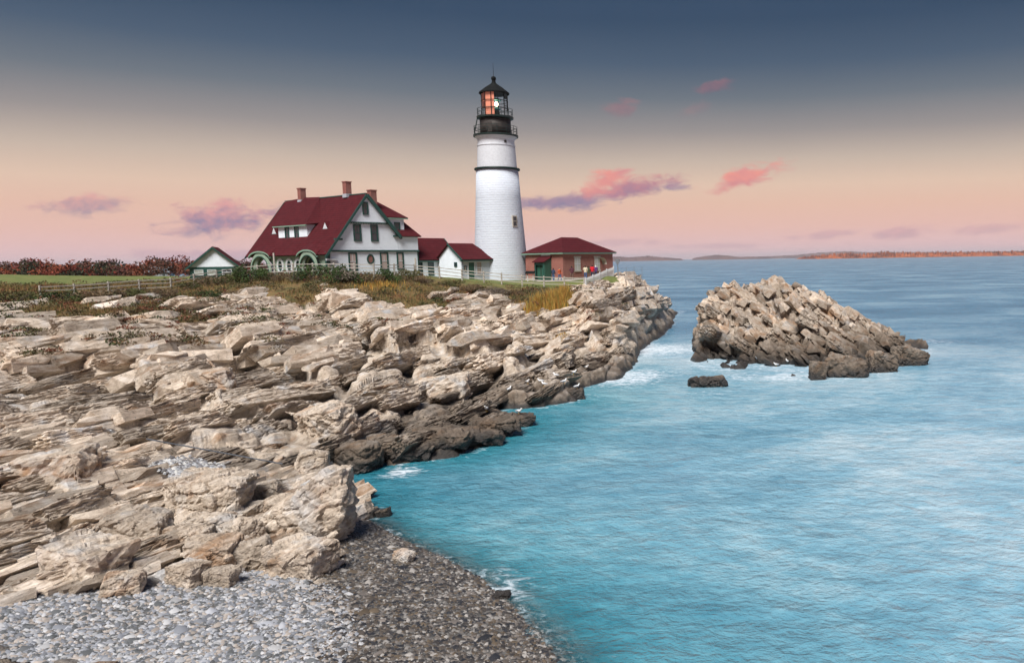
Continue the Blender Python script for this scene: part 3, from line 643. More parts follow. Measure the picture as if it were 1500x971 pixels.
def islet_sampler(g_, n):
    k = g_.choice(iok, n); return IX[k], IY[k], IZ[k], nni[k], sdi[k]
bedrock(islet, islet_sampler, rad(8), rad(-36), 80, 400, 260, 63, lambda x, y, z: 'block_islet', big=(3.4, 6.2), med=(2.0, 4.2), sml=(.5, 1.2))

# ------------------------------------------------------------------ the sea
m = bpy.data.materials.new('sea_water'); m.use_nodes = True; t = NT(m.node_tree); b = t.n['Principled BSDF']
gg = t.node('ShaderNodeNewGeometry'); pos = gg.outputs['Position']
at = t.node('ShaderNodeAttribute'); at.attribute_name = 'cover'; ss = t.node('ShaderNodeSeparateColor'); t.l.new(at.outputs['Color'], ss.inputs[0])
patch = t.noise(t.mapping(pos, rot=(0, 0, .35), scale=(.035, .05, .1)), 1.0, 6, .62, .5)
streak = t.noise(t.mapping(pos, rot=(0, 0, .30), scale=(.7, 1.0, 1)), 1.0, 8, .74, .5)
cove_sheen = t.ramp(t.math('ADD', t.math('MULTIPLY', patch, .68), t.math('MULTIPLY', streak, .32)), [(.38, (.10, .255, .37)), (.49, (.235, .415, .53)), (.60, (.46, .58, .65))])  # pale cove water with silvery sky reflection painted into its colour
near = t.ramp(t.math('ADD', t.math('MULTIPLY', patch, .68), t.math('MULTIPLY', streak, .32)), [(.38, (.008, .14, .19)), (.50, (.032, .225, .29)), (.62, (.13, .35, .42))])
open_ = t.ramp(t.math('ADD', t.math('MULTIPLY', patch, .68), t.math('MULTIPLY', streak, .32)), [(.38, (.035, .14, .235)), (.50, (.085, .22, .335)), (.62, (.20, .35, .45))])
cc = t.mix(ss.outputs[2], t.mix(at.outputs['Alpha'], open_, cove_sheen), near)
fn = t.noise(t.mapping(pos, rot=(0, 0, .5), scale=(.9, 1.6, 1)), 1.4, 7, .68, 1.4)
fm = t.mapr(t.math('ADD', ss.outputs[0], t.math('MULTIPLY', t.math('SUBTRACT', fn, .5), 2.0)), .42, 1.0, 0, .92, True)
cc = t.mix(fm, cc, (.70, .76, .82, 1))
al = t.math('SUBTRACT', 1.0, t.math('MULTIPLY', ss.outputs[1], t.math('SUBTRACT', 1.0, fm)))
w1 = t.noise(t.mapping(pos, rot=(0, 0, .30), scale=(.30, .42, 1)), 1.0, 3, .5, .4)
w2 = t.noise(t.mapping(pos, rot=(0, 0, .18), scale=(1.2, 1.6, 1)), 1.0, 4, .6, .5)
w3 = t.noise(t.mapping(pos, rot=(0, 0, .45), scale=(4.0, 5.0, 1)), 1.0, 3, .6, .4)
h = t.math('ADD', t.math('MULTIPLY', w1, 1.0), t.math('ADD', t.math('MULTIPLY', w2, .62), t.math('MULTIPLY', w3, .24)))
bn = t.node('ShaderNodeBump'); bn.inputs['Strength'].default_value = .8; bn.inputs['Distance'].default_value = .5
t.l.new(h, bn.inputs['Height']); t.n.remove(b); mo = t.n['Material Output']
df = t.node('ShaderNodeBsdfDiffuse'); gs_ = t.node('ShaderNodeBsdfGlossy'); gs_.inputs['Roughness'].default_value = .16; fz = t.node('ShaderNodeFresnel'); fz.inputs[0].default_value = 1.33
for n_ in (df, gs_, fz): t.l.new(bn.outputs[0], n_.inputs['Normal'])
t.l.new(cc, df.inputs[0]); gs_.inputs[0].default_value = (.92, .97, 1.0, 1)
fac = t.math('MULTIPLY', t.math('MINIMUM', t.math('MULTIPLY', fz.outputs[0], .85), .42), t.math('SUBTRACT', 1.0, fm))
m1 = t.node('ShaderNodeMixShader'); t.l.new(fac, m1.inputs[0]); t.l.new(df.outputs[0], m1.inputs[1]); t.l.new(gs_.outputs[0], m1.inputs[2])
tr = t.node('ShaderNodeBsdfTransparent'); m2 = t.node('ShaderNodeMixShader'); t.l.new(al, m2.inputs[0]); t.l.new(tr.outputs[0], m2.inputs[1]); t.l.new(m1.outputs[0], m2.inputs[2]); t.l.new(m2.outputs[0], mo.inputs[0]); MATS['sea_water'] = m
NU3 = 460
a = np.linspace((-150 - PX0) / FPX, (1750 - PX0) / FPX, NU3)
ys = np.concatenate([np.exp(np.linspace(math.log(13.5), math.log(420), 430)), np.exp(np.linspace(math.log(430), math.log(25000), 70))])
Yg, Ag = np.meshgrid(ys, a, indexing='ij'); xs = (Ag * Yg).ravel(); yv = Yg.ravel()
nearm = yv < 420
foam = np.zeros(len(xs)); shal = np.zeros(len(xs)); teal = np.zeros(len(xs)); zs = np.zeros(len(xs))
xn, yn = xs[nearm], yv[nearm]
dl, kl = polysd(xn, yn, SHP, SHK); dl = -dl
dI, _ = polysd(xn, yn, ISP); dI = -dI
HOT = [(690, 606, 3.0, .55), (590, 692, 1.2, .8), (900, 562, 3.2, .5), (945, 545, 3.0, .45), (1085, 552, 3.4, .62), (1150, 553, 3.4, .62), (1040, 575, 3, .45), (700, 850, 1.6, .5), (735, 868, 1.3, .65), (650, 822, 1.4, .35),
       (1300, 548, 3, .5), (1365, 500, 5, .55), (520, 748, 1.0, .6), (545, 755, 1.2, .45), (860, 582, 2, .4), (965, 512, 7, .78), (925, 553, 5, .74), (990, 545, 6, .35), (760, 640, 2, .2), (1240, 556, 2.5, .5)]
ff = .54 * np.exp(-np.maximum(dl, 0) / 1.1) + .58 * np.exp(-np.maximum(dI, 0) / 1.3)
for (hx, hy, hr, hs) in HOT:
    g0 = G(hx, hy); ff = np.maximum(ff, hs * np.exp(-((xn - g0[0]) ** 2 + ((yn - g0[1]) * .8) ** 2) / hr ** 2) + ff * .3)
foam[nearm] = ff
bd = polyd(xn, yn, SHP[:9]); shal[nearm] = .95 * np.exp(-bd / .8) * sst(bd, 3.0, .8)
teal[nearm] = np.exp(-np.maximum(dl, 0) / 8.) * sst(yn, 85, 55)
zs[nearm] = (fbm(xn * .9 + yn * .3, yn * 1.4, 7, 300, 3) - .5) * .22 * sst(np.minimum(dl, dI), 0, 4)
sea = newobj('sea', gridmesh('sea', xs, yv, zs, NU3, len(ys), np.ones(len(xs), bool), {'cover': np.stack([foam, shal, teal, sst(yv + (fbm(xs, yv, 30, 830) - .5) * 40, 115, 70)], 1)}, 'sea_water', True)); tag(sea, kind='structure')  # alpha limits the painted pale sheen to the cove

# ------------------------------------------------------------------ far islands and hills
def farmat(name, c1, c2, sc_):
    m = bpy.data.materials.new(name); m.use_nodes = True; t = NT(m.node_tree); b = t.n['Principled BSDF']
    gg = t.node('ShaderNodeNewGeometry'); nz = t.noise(t.mapping(gg.outputs['Position'], scale=(1, .3, 2.5)), sc_, 5, .65)
    t.l.new(t.ramp(nz, [(.36, c1), (.62, c2)]), b.inputs['Base Color']); b.inputs['Roughness'].default_value = .95; b.inputs['Specular IOR Level'].default_value = .1; MATS[name] = m
farmat('sunglow_island', (.10, .035, .022), (.42, .125, .045), .02)  # rusty trees, orange glow of the last sun put into the colour
farmat('hill_wood', (.085, .06, .065), (.17, .10, .09), .006)
def ridge(name, tops, Yd, mat, rough, depth, seed, n=240):
    px = np.linspace(tops[0][0], tops[-1][0], n); ty = np.interp(px, [a for a, b in tops], [b for a, b in tops])
    vs = []; prof = [(-1.0, 0.0), (-.72, .35), (-.4, .8), (0, 1.0), (.45, .8), (1.0, 0)]
    r = random.Random(seed)
    for i, p in enumerate(px):
        q = D(p, ty[i], Yd); h = max(q[2], 0.3); e = min(1, min(i, n - 1 - i) / 8.)
        for k, (d, f) in enumerate(prof):
            jit = (1 + rough * (r.random() - .5) * (1 if 0 < k < 5 else 0))
            vs.append((q[0] * (1 + d * depth / Yd), Yd + d * depth, max(h * f * jit * e, 0) if f > 0 else -1.5))
    m_ = len(prof); fs = [(i * m_ + k, (i + 1) * m_ + k, (i + 1) * m_ + k + 1, i * m_ + k + 1) for i in range(n - 1) for k in range(m_ - 1)]
    return tag(MB().add(vs, fs).build(name, mat), kind='structure')
ridge('far_hills', [(868, 380), (880, 377.3), (905, 375.6), (920, 377), (935, 376.4), (950, 374.8), (965, 376.6), (985, 378), (1002, 379.4)], 6500, 'hill_wood', .25, 250, 1)
ridge('far_hills', [(1012, 379), (1020, 377.2), (1035, 375.2), (1050, 373.4), (1065, 374.4), (1080, 376.2), (1110, 376), (1130, 376.5)], 7500, 'hill_wood', .25, 300, 2)
ridge('far_hills', [(1075, 377.5), (1120, 375.6), (1165, 373.6), (1200, 370), (1240, 368.4), (1280, 369.4), (1330, 369.4), (1400, 369.6), (1520, 367.6), (1640, 368)], 9500, 'hill_wood', .2, 500, 3)
ridge('sunglow_island', [(1164, 380), (1170, 377.8), (1180, 376.0), (1200, 374.2), (1232, 372.6), (1242, 371), (1250, 372.2), (1270, 371.2), (1300, 370), (1340, 370.3), (1400, 369.8), (1480, 368.4), (1600, 368)], 4200, 'sunglow_island', .9, 120, 4, 420)

# ------------------------------------------------------------------ keeper's house
HROT = rad(90 - 33)
HC = D(480, 390, 87)
hz = 8.55
house = empty('keepers_house', (HC[0], HC[1], hz), HROT, "white clapboard keeper's house with steep red roof, arched green porch and three chimneys", 'house')
F0, S0 = FRONT(0.0), SIDE(.25)
MB().poly([(.35, -1.2), (11.65, -1.2), (11.65, 2.95), (.35, 2.95)], [], F0, .25).build('wall', 'siding_white', house)
MB().poly([(.12, 2.95), (8.9, 2.95), (8.9, 4.82), (4.96, 9.33)], [], FRONT(-.05), .25).build('wall', 'siding_white', house)
MB().poly([(2.5, 6.2), (7.86, 6.2), (4.96, 9.36)], [], FRONT(-.20), .14).build('gable_wall', 'siding_white', house)
MB().box((8.92, -.04, 2.96), (11.68, 6, 4.76)).build('wall', 'siding_white', house)
MB().box((11.40, .26, -1.2), (11.66, 8, 2.95)).build('wall', 'siding_white', house)
MB().box((8.7, 8.0, -1.2), (11.66, 8.25, 4.7)).build('wall', 'siding_white', house)
MB().box((8.65, .3, -1.2), (8.89, 16.3, 4.8)).build('wall', 'siding_white', house)
def ell(cx, cz, rx, rz, n=28): return [(cx + rx * math.cos(2 * math.pi * i / n), cz + rz * math.sin(2 * math.pi * i / n)) for i in range(n)]
def arch(v0, v1, zb, zs_, zt, n=18):
    c = (v0 + v1) / 2; rx = (v1 - v0) / 2
    return [(v0, zb)] + [(c - rx * math.cos(math.pi * i / n), zs_ + (zt - zs_) * math.sin(math.pi * i / n)) for i in range(n + 1)] + [(v1, zb)]
A1, A2 = arch(11.55, 15.45, -1.1, .7, 2.28), arch(1.75, 4.9, -1.1, .9, 2.44)
OV = [(10.09, 1.38), (8.17, 1.38), (6.29, 1.40)]
MB().poly([(.5, -1.2), (16.35, -1.2), (16.35, 2.62), (.5, 2.62)], [A1, A2] + [ell(a, b, .44, .6) for a, b in OV], S0, .22).build('porch_wall', 'siding_green', house)
for A, (v0, v1, zs_, zt) in ((A1, (11.55, 15.45, .7, 2.28)), (A2, (1.75, 4.9, .9, 2.44))):
    o = arch(v0 - .14, v1 + .14, -1.1, zs_, zt + .14); MB().poly(o, [arch(v0, v1, -1.09, zs_, zt)], SIDE(.18), .06).build('arch_trim', 'trim_green', house)
    MB().poly(arch(v0 - .3, v1 + .3, -1.1, zs_, 3.02), [arch(v0 + .02, v1 - .02, -1.09, zs_, 2.52)], SIDE(-.38), .16).build('arch_wall', 'siding_green', house)
    MB().poly(arch(v0 - .06, v1 + .06, -1.1, zs_, 2.60), [arch(v0 + .04, v1 - .04, -1.08, zs_, 2.50)], SIDE(-.43), .05).build('arch_trim', 'trim_green', house)
    c = (v0 + v1) / 2; rx = (v1 - v0) / 2 + .42; mb = MB(); n = 16; vs = []
    for i in range(n + 1):                                   # eyebrow where the eave lifts over the arch
        tt = math.pi * i / n; vv = c - rx * math.cos(tt); zz = 2.50 + .68 * math.sin(tt) ** 1.2
        vs += [(-.50, vv, zz), (-.50, vv, zz - .17), (1.15, vv, zz + 1.57 * .62 + (1 - math.sin(tt)) * .85), (-.3, vv, zz - .17)]
    mb.add(vs, [(4 * i, 4 * i + 4, 4 * i + 6, 4 * i + 2) for i in range(n)]); mb.build('eyebrow_roof', 'roof_red', house)
    mb = MB(); mb.add([(p[0] - .004, p[1], p[2]) for p in vs], [(4 * i, 4 * i + 4, 4 * i + 5, 4 * i + 1) for i in range(n)] + [(4 * i + 1, 4 * i + 5, 4 * i + 7, 4 * i + 3) for i in range(n)]); mb.build('eyebrow_trim', 'trim_palegreen', house)
for a, b in OV:
    wo = MB().poly(ell(a, b, .74, .92), [ell(a, b, .44, .6)], SIDE(.18), .06).build('oval_window', 'trim_white', house)
    MB().poly(ell(a, b, .44, .6), [ell(a, b, .33, .48)], SIDE(.20), .10).build('frame', 'trim_green', wo)
    MB().poly(ell(a, b, .34, .49), [], SIDE(.32), .02).build('pane', 'window_glass', wo)
MB().box((2.6, .5, -1.2), (2.8, 12.9, 2.9)).build('porch_back_wall', 'door_green', house)
MB().box((2.45, 11.3, -1.0), (2.58, 12.5, 1.7)).build('porch_door', 'trim_white', house)
pd = MB().box((2.45, 1.9, -1.0), (2.58, 3.0, 2.0)).build('porch_door', 'trim_white', house)
MB().box((2.42, 2.25, 1.1), (2.44, 2.6, 1.5)).build('pane', 'window_glass', pd)
MB().box((.1, .5, -1.3), (2.6, 16.3, -.9)).build('porch_floor', 'granite', house)
MB().box((-.1, .2, 2.44), (.28, 16.6, 2.60)).build('eave_trim', 'trim_palegreen', house)
# glazed bay at the corner of porch and gable
by = MB().poly([(-.15, -1.2), (.34, -1.2), (.34, 2.9), (-.15, 2.9)], [], FRONT(-.02), .2).build('corner_bay', 'trim_green', house)
MB().poly(arch(-.02, .30, .5, 1.2, 1.6, 10), [], FRONT(-.06), .03).build('pane', 'window_curtain', by)
MB().box((-.22, -.22, 1.9), (1.0, -.06, 2.12)).build('canopy', 'trim_white', house)
# roofs
rf = MB().slab([(-.34, -.38, 2.58), (4.96, -.38, 9.52), (4.96, 16.9, 9.42), (-.34, 16.9, 2.58)], .14).build('roof', 'roof_red', house)
MB().slab([(4.96, -.38, 9.52), (9.35, -.38, 4.46), (9.35, 16.9, 4.40), (4.96, 16.9, 9.42)], .14).build('roof', 'roof_red', house)
MB().bar((-.34, 16.93, 2.36), (4.96, 16.93, 9.36), .06, .2).build('bargeboard', 'trim_green', house)
MB().bar((-.40, -.40, 2.27), (4.96, -.40, 9.33), .10, .26).build('bargeboard', 'trim_green', house)
MB().bar((4.96, -.42, 9.32), (9.12, -.42, 4.52), .16, .38).build('bargeboard', 'trim_green', house)
MB().box((4.86, -.3, 9.44), (5.06, 16.8, 9.55)).build('ridge_cap', 'trim_green', house)
MB().box((.85, -.34, 4.15), (1.75, -.06, 4.36)).build('eave_return', 'trim_green', house)
MB().box((8.3, -.34, 4.62), (9.2, -.06, 4.82)).build('eave_return', 'trim_green', house)
MB().box((9.3, -.30, 4.62), (12.0, -.05, 4.80)).build('eave_trim', 'trim_palegreen', house)
MB().box((.1, -.16, 2.86), (11.76, -.055, 3.06)).build('belt_trim', 'trim_green', house)
g = MB().box((2.4, -.30, 6.12), (7.95, -.21, 6.24)); 
for i in range(26): g.box((2.5 + i * .21, -.28, 6.02), (2.58 + i * .21, -.21, 6.12))
g.build('dentil_trim', 'trim_green', house)
for x in (.35, 11.55): MB().box((x, -.045, -1.2), (x + .13, -.002, 2.86)).build('corner_board', 'trim_green' if x > 1 else 'trim_white', house)
# right wing roof with shed dormer
MB().slab([(8.7, -.4, 4.72), (12.0, -.4, 4.72), (9.5, 3.2, 8.5), (7.4, 3.2, 8.5)], .12).build('wing_roof', 'roof_red', house)
MB().slab([(12.0, -.4, 4.72), (12.0, 8.4, 4.72), (9.5, 5.0, 8.5), (9.5, 3.2, 8.5)], .12).build('wing_roof', 'roof_red', house)
MB().poly([(7.6, 4.95), (10.15, 4.95), (10.15, 6.85), (7.6, 6.85)], [], FRONT(.35), .2).build('dormer_wall', 'siding_white', house)
MB().slab([(10.15, .36, 5.0), (10.15, 1.9, 6.86), (10.15, .36, 6.86)], .12).build('dormer_cheek', 'siding_white', house)
MB().slab([(6.6, .02, 6.96), (10.55, .02, 6.92), (8.75, 4.0, 9.18), (5.5, 4.0, 9.36)], .12).build('dormer_roof', 'roof_red', house)
MB().box((7.3, .0, 6.74), (10.5, .12, 6.86)).build('dormer_eave', 'trim_palegreen', house)
window(house, FRONT(.34), 8.78, 9.58, 5.12, 6.38, gm='window_glass', fw=.12)
# big dormer on the porch side
MB().poly([(6.05, 4.30), (12.1, 4.30), (12.1, 6.12), (6.05, 6.12)], [], SIDE(1.32), .15).build('dormer_wall', 'siding_white', house)
for v in (6.06, 11.98): MB().slab([(1.33, v, 4.5), (1.33, v, 6.1), (2.57, v, 6.1)], .1).build('dormer_cheek', 'siding_white', house)
MB().slab([(1.0, 5.6, 6.10), (4.9, 12.0, 9.70), (4.9, 16.6, 9.50), (1.0, 12.7, 6.10)], .10).build('dormer_roof', 'roof_red', house)
MB().slab([(1.0, 5.6, 6.105), (2.62, 5.45, 6.32), (4.93, 9.1, 9.60), (4.93, 12.0, 9.705)], .08).build('dormer_roof', 'roof_red', house)
MB().box((.96, 5.55, 5.95), (1.06, 12.75, 6.07)).build('dormer_eave', 'trim_palegreen', house)
for (b0, b1) in ((9.7, 10.6), (7.65, 8.55)): window(house, SIDE(1.31), b0, b1, 4.5, 5.95, gm='window_glass', fw=.14)
for v, u, z0 in ((13.9, 1.75, 5.2), (3.3, 1.95, 5.44)):
    tv = MB().add([(u, v - .62, z0), (u, v + .62, z0), (u, v, z0 + .95), (u + .75, v, z0 + .95)], [(0, 1, 2), (0, 2, 3), (1, 3, 2)]).build('roof_vent', 'roof_red', house)
    MB().add([(u - .02, v - .48, z0 + .07), (u - .02, v + .48, z0 + .07), (u - .02, v, z0 + .80)], [(0, 1, 2)]).build('pane', 'trim_white', tv)
    MB().box((u - .06, v - .7, z0 - .03), (u + .02, v + .7, z0 + .06)).build('sill', 'trim_green', tv)
def chimney(parent, u, v, z0, z1, w_, flash=True):
    ch = MB().box((u - w_ / 2, v - w_ / 2, z0), (u + w_ / 2, v + w_ / 2, z1)).build('chimney', 'chimney_brick', parent)
    MB().box((u - w_ / 2 - .06, v - w_ / 2 - .06, z1), (u + w_ / 2 + .06, v + w_ / 2 + .06, z1 + .12)).build('cap', 'chimney_brick', ch)
    if flash: MB().box((u - w_ / 2 - .05, v - w_ / 2 - .05, z0), (u + w_ / 2 + .05, v + w_ / 2 + .05, z0 + .42)).build('flashing', 'lead', ch)
chimney(house, 4.8, 12.7, 9.0, 10.75, .68); chimney(house, 4.9, 3.3, 9.2, 10.95, .68); chimney(house, 7.2, 2.0, 7.2, 10.05, .74, False)
for (a, b, z0, z1, gm) in ((3.24, 4.2, 4.05, 5.98, 'window_glass'), (5.38, 6.33, 4.05, 5.98, 'window_glass')): window(house, FRONT(-.06), a, b, z0, z1, gm=gm, fw=.16)
window(house, FRONT(-.21), 4.42, 5.15, 7.05, 8.52, fw=.13)
for (a, b) in ((2.48, 3.54), (6.45, 7.52), (8.66, 9.6)): window(house, F0, a, b, .7, 2.8, gm='window_curtain', fw=.17)
ov = MB().poly(ell(5.22, 2.0, .46, .58), [ell(5.22, 2.0, .30, .42)], FRONT(-.06), .06).build('oval_window', 'trim_green', house)
MB().poly(ell(5.22, 2.0, .31, .43), [], FRONT(-.02), .015).build('pane', 'chimney_brick', ov)

# ------------------------------------------------------------------ link wing and entry
def hp(u, v): return (HC[0] + math.sin(rad(33)) * u - math.cos(rad(33)) * v, HC[1] + math.cos(rad(33)) * u + math.sin(rad(33)) * v)
x_, y_ = hp(11.72, .3)
wing = empty('link_wing', (x_, y_, 8.3), HROT, "low white wing with red roof joining the keeper's house to the small entry building", 'building')
MB().poly([(0, -1), (5.9, -1), (5.9, 2.3), (0, 2.3)], [], FRONT(0), .2).build('wall', 'siding_white', wing)
MB().add([(5.9, .02, -1), (5.9, 5.4, -1), (5.9, 5.4, 2.3), (5.9, 2.7, 4.75), (5.9, .02, 2.3)], [(0, 1, 2, 3, 4)]).build('gable_wall', 'siding_white', wing)
MB().slab([(-.04, -.35, 2.12), (6.15, -.35, 2.12), (6.15, 2.7, 4.9), (-.04, 2.7, 4.9)], .12).build('roof', 'roof_red', wing)
MB().slab([(-.04, 2.7, 4.9), (6.15, 2.7, 4.9), (6.15, 5.75, 2.12), (-.04, 5.75, 2.12)], .12).build('roof', 'roof_red', wing)
MB().box((-.0, -.33, 1.86), (6.1, -.02, 2.02)).build('eave_trim', 'trim_green', wing)
MB().bar((6.18, -.38, 2.02), (6.18, 2.7, 4.82), .08, .2).build('bargeboard', 'trim_green', wing)
for (a, b) in ((.05, .7), (1.5, 2.35), (3.05, 3.95)):
    sh = window(wing, FRONT(0), a, b, .15, 1.84, gm='window_glass', fw=.10)
    s_ = MB()
    for i in range(7): tbox(s_, FRONT(0), a + .1, b - .1, .015, .05, .28 + i * .19, .36 + i * .19)
    s_.build('louvre', 'trim_green', sh)
x_, y_ = -31.2, 97.0
entry = empty('entry_building', (x_, y_, 7.8), HROT, 'small white entry building with red roof and green door against the tower', 'building')
MB().poly([(0, -1), (4.5, -1), (4.5, 2.8), (0, 2.8)], [], FRONT(0), .2).build('wall', 'tower_white', entry)
MB().poly([(.0, -1), (4.5, -1), (4.5, 2.75), (2.25, 4.45), (.0, 2.75)], [], SIDE(0), .2).build('gable_wall', 'siding_white', entry)
MB().slab([(-.3, -.42, 2.58), (5.1, -.42, 2.58), (3.6, 2.25, 4.62), (-.3, 2.25, 4.62)], .10).build('roof', 'roof_red', entry)
MB().slab([(-.3, 2.25, 4.62), (3.6, 2.25, 4.62), (5.1, 4.9, 2.58), (-.3, 4.9, 2.58)], .10).build('roof', 'roof_red', entry)
MB().box((-.3, -.4, 2.36), (5.05, -.02, 2.50)).build('eave_trim', 'trim_green', entry)
MB().bar((-.34, -.45, 2.46), (-.34, 2.25, 4.54), .08, .18).build('bargeboard', 'trim_green', entry)
dd = MB(); tbox(dd, FRONT(0), .9, 1.78, .003, .06, -.3, 2.2); dd = dd.build('door', 'door_green', entry)
df = MB(); tbox(df, FRONT(0), .78, .9, .003, .10, -.3, 2.34); tbox(df, FRONT(0), 1.78, 1.9, .003, .10, -.3, 2.34); tbox(df, FRONT(0), .9, 1.78, .003, .10, 2.22, 2.34); df.build('frame', 'trim_white', dd)
MB().lathe([(.035, 0), (.05, .03), (.035, .06)], 10).build('handle', 'metal_grey', dd).matrix_local = Matrix.Translation((1.66, -.12, .95))
window(entry, FRONT(0), 2.15, 3.02, .7, 2.3, fm='trim_white', gm='window_curtain', fw=.10)
window(entry, FRONT(0), .22, .62, 1.2, 1.8, fm='trim_green', gm='window_curtain', fw=.07, muntin=False)
window(entry, SIDE(0), .9, 1.45, 1.7, 2.25, fm='trim_green', gm='window_glass', fw=.08, muntin=False)

# ------------------------------------------------------------------ lighthouse
TW = D(735, 410, 104)
lh = empty('lighthouse', (TW[0], TW[1], 7.6), 0, 'tall white conical lighthouse tower with black lantern room and lit lamp', 'lighthouse')
MB().lathe([(3.62, -1.5), (3.58, 0), (3.30, 3.6), (3.06, 7.2), (2.84, 10.8), (2.66, 14.3)], 64).build('tower', 'tower_white', lh, True)
MB().lathe([(2.64, 14.25), (2.86, 14.27), (2.90, 14.36), (2.86, 14.5), (2.55, 14.52)], 64).build('belt', 'iron_green', lh)
MB().lathe([(2.52, 14.45), (2.42, 16.4), (2.36, 17.3), (2.43, 17.32), (2.43, 17.42), (2.34, 17.44), (2.30, 18.0), (2.42, 18.25), (2.62, 18.42), (2.66, 18.52)], 64).build('upper_tower', 'trim_white', lh, False)
MB().lathe([(2.6, 18.5), (2.82, 18.52), (2.84, 18.74), (1.9, 18.76)], 48).build('gallery_deck', 'iron_green', lh)
MB().lathe([(1.96, 18.7), (1.94, 20.85)], 48).build('watch_room', 'iron_brown', lh, True)
MB().lathe([(1.9, 20.75), (2.30, 20.85), (2.34, 21.06), (1.6, 21.08)], 48).build('gallery_deck', 'iron_green', lh)
CA = math.atan2(-104, 28.3)           # bearing of the viewer seen from the tower
def ring(r, z, t_): return MB().lathe([(r - t_, z - t_), (r + t_, z - t_), (r + t_, z + t_), (r - t_, z + t_), (r - t_, z - t_)], 48, cap=False)
for (r, z0, hh, n, rails) in ((2.72, 18.74, 1.05, 14, (.38, .72, 1.05)), (2.22, 21.06, .98, 12, (.5, .98))):
    for q in rails: ring(r, z0 + q, .022).build('rail', 'iron_green', lh)
    for i in range(n):
        a_ = 2 * math.pi * i / n + .1; MB().tube([(r * math.cos(a_), r * math.sin(a_), z0 - .02), (r * math.cos(a_), r * math.sin(a_), z0 + hh)], .03, 6).build('railing_post', 'iron_green', lh)
wd = MB().lathe([(1.99, 18.95), (2.0, 20.2)], 4, CA - .5, CA - .22, False).build('watch_room_door', 'iron_brown', lh)
# lantern: 12 sides x 3 tiers of panes between mullions
NS = 12; LR = 1.68; z0, z1 = 21.08, 24.02
for i in range(NS):
    a_ = 2 * math.pi * i / NS + CA + math.pi / NS; a2_ = a_ + 2 * math.pi / NS
    p, q = (LR * math.cos(a_), LR * math.sin(a_)), (LR * math.cos(a2_), LR * math.sin(a2_))
    MB().tube([(p[0], p[1], z0), (p[0], p[1], z1)], .045, 6).build('mullion', 'iron_black', lh)
    for k in range(3):
        b0, b1 = z0 + (z1 - z0) * k / 3 + .03, z0 + (z1 - z0) * (k + 1) / 3 - .03
        MB().add([(p[0] * .99, p[1] * .99, b0), (q[0] * .99, q[1] * .99, b0), (q[0] * .99, q[1] * .99, b1), (p[0] * .99, p[1] * .99, b1)], [(0, 1, 2, 3)]).build('pane', 'clear_glass', lh)
for k in (1, 2): ring(LR, z0 + (z1 - z0) * k / 3, .03).build('glazing_bar', 'iron_black', lh)
MB().lathe([(1.58, z0), (1.58, z1)], 20, CA - 2.1, CA - .03, False).build('sunset_reflection', 'coral_reflection', lh, True)  # added curved sheet carrying the painted sunset reflection of the left panes
MB().lathe([(.62, z0), (.62, z0 + .7), (.3, z0 + .72)], 20).build('lamp_pedestal', 'iron_green', lh)
lens = MB().lathe([(.30, z0 + .8), (.72, z0 + .95), (.80, z0 + 1.02), (.72, z0 + 1.08)], 20).build('lens', 'lens_teal', lh)
MB().lathe([(.72, z0 + 2.0), (.86, z0 + 2.08), (.60, z0 + 2.35), (.3, z0 + 2.42)], 20).build('lens_crown', 'lens_teal', lens)
MB().box((.25, .1, z0 + .7), (.45, .3, z0 + 2.3)).build('lamp_standard', 'iron_black', lh)
gl_ = MB().lathe([(.02, -.27), (.16, -.21), (.25, -.08), (.26, .05), (.19, .2), (.02, .27)], 18).build('lamp', 'lamp_glow', lh, True); gl_.location = (.22 + math.cos(CA) * .9, .10 + math.sin(CA) * .9, z0 + 1.5)
MB().lathe([(LR + .22, z1 - .02), (LR + .24, z1 + .12), (1.15, z1 + .75), (.42, z1 + 1.25), (.26, z1 + 1.42), (.22, z1 + 1.7), (.24, z1 + 1.74)], 24).build('lantern_roof', 'iron_black', lh)
MB().lathe([(.05, z1 + 1.62), (.24, z1 + 1.72), (.33, z1 + 1.92), (.26, z1 + 2.14), (.05, z1 + 2.24)], 18).build('vent_ball', 'iron_black', lh, True)
MB().tube([(0, 0, z1 + 2.1), (0, 0, z1 + 3.9)], [.035, .015], 6).build('lightning_rod', 'iron_black', lh)
a_ = CA + .66; r_ = 3.02

wn = MB().box((-.38, -.14, -.72), (.38, .1, .72)).build('window', 'granite', lh); wn.location = (r_ * math.cos(a_), r_ * math.sin(a_), 7.6); wn.rotation_euler = (0, 0, a_ + math.pi / 2)
pn = MB().box((-.25, -.16, -.58), (.25, -.141, .58)).build('pane', 'window_glass', wn)
MB().box((-.25, -.18, -.03), (.25, -.162, .03)).build('sash', 'granite', wn)
pt = MB().lathe([(.18, 0), (.18, .06), (.12, .08)], 12).build('porthole', 'iron_brown', lh); pt.location = (2.37 * math.cos(CA + .5), 2.37 * math.sin(CA + .5), 17.75); pt.rotation_euler = (0, math.pi / 2, CA + .5)
MB().tube([(2.74 * math.cos(CA - 1.35), 2.74 * math.sin(CA - 1.35), 18.7), (2.25 * math.cos(CA - 1.35), 2.25 * math.sin(CA - 1.35), 20.9)], .07, 6).build('ladder', 'iron_green', lh)

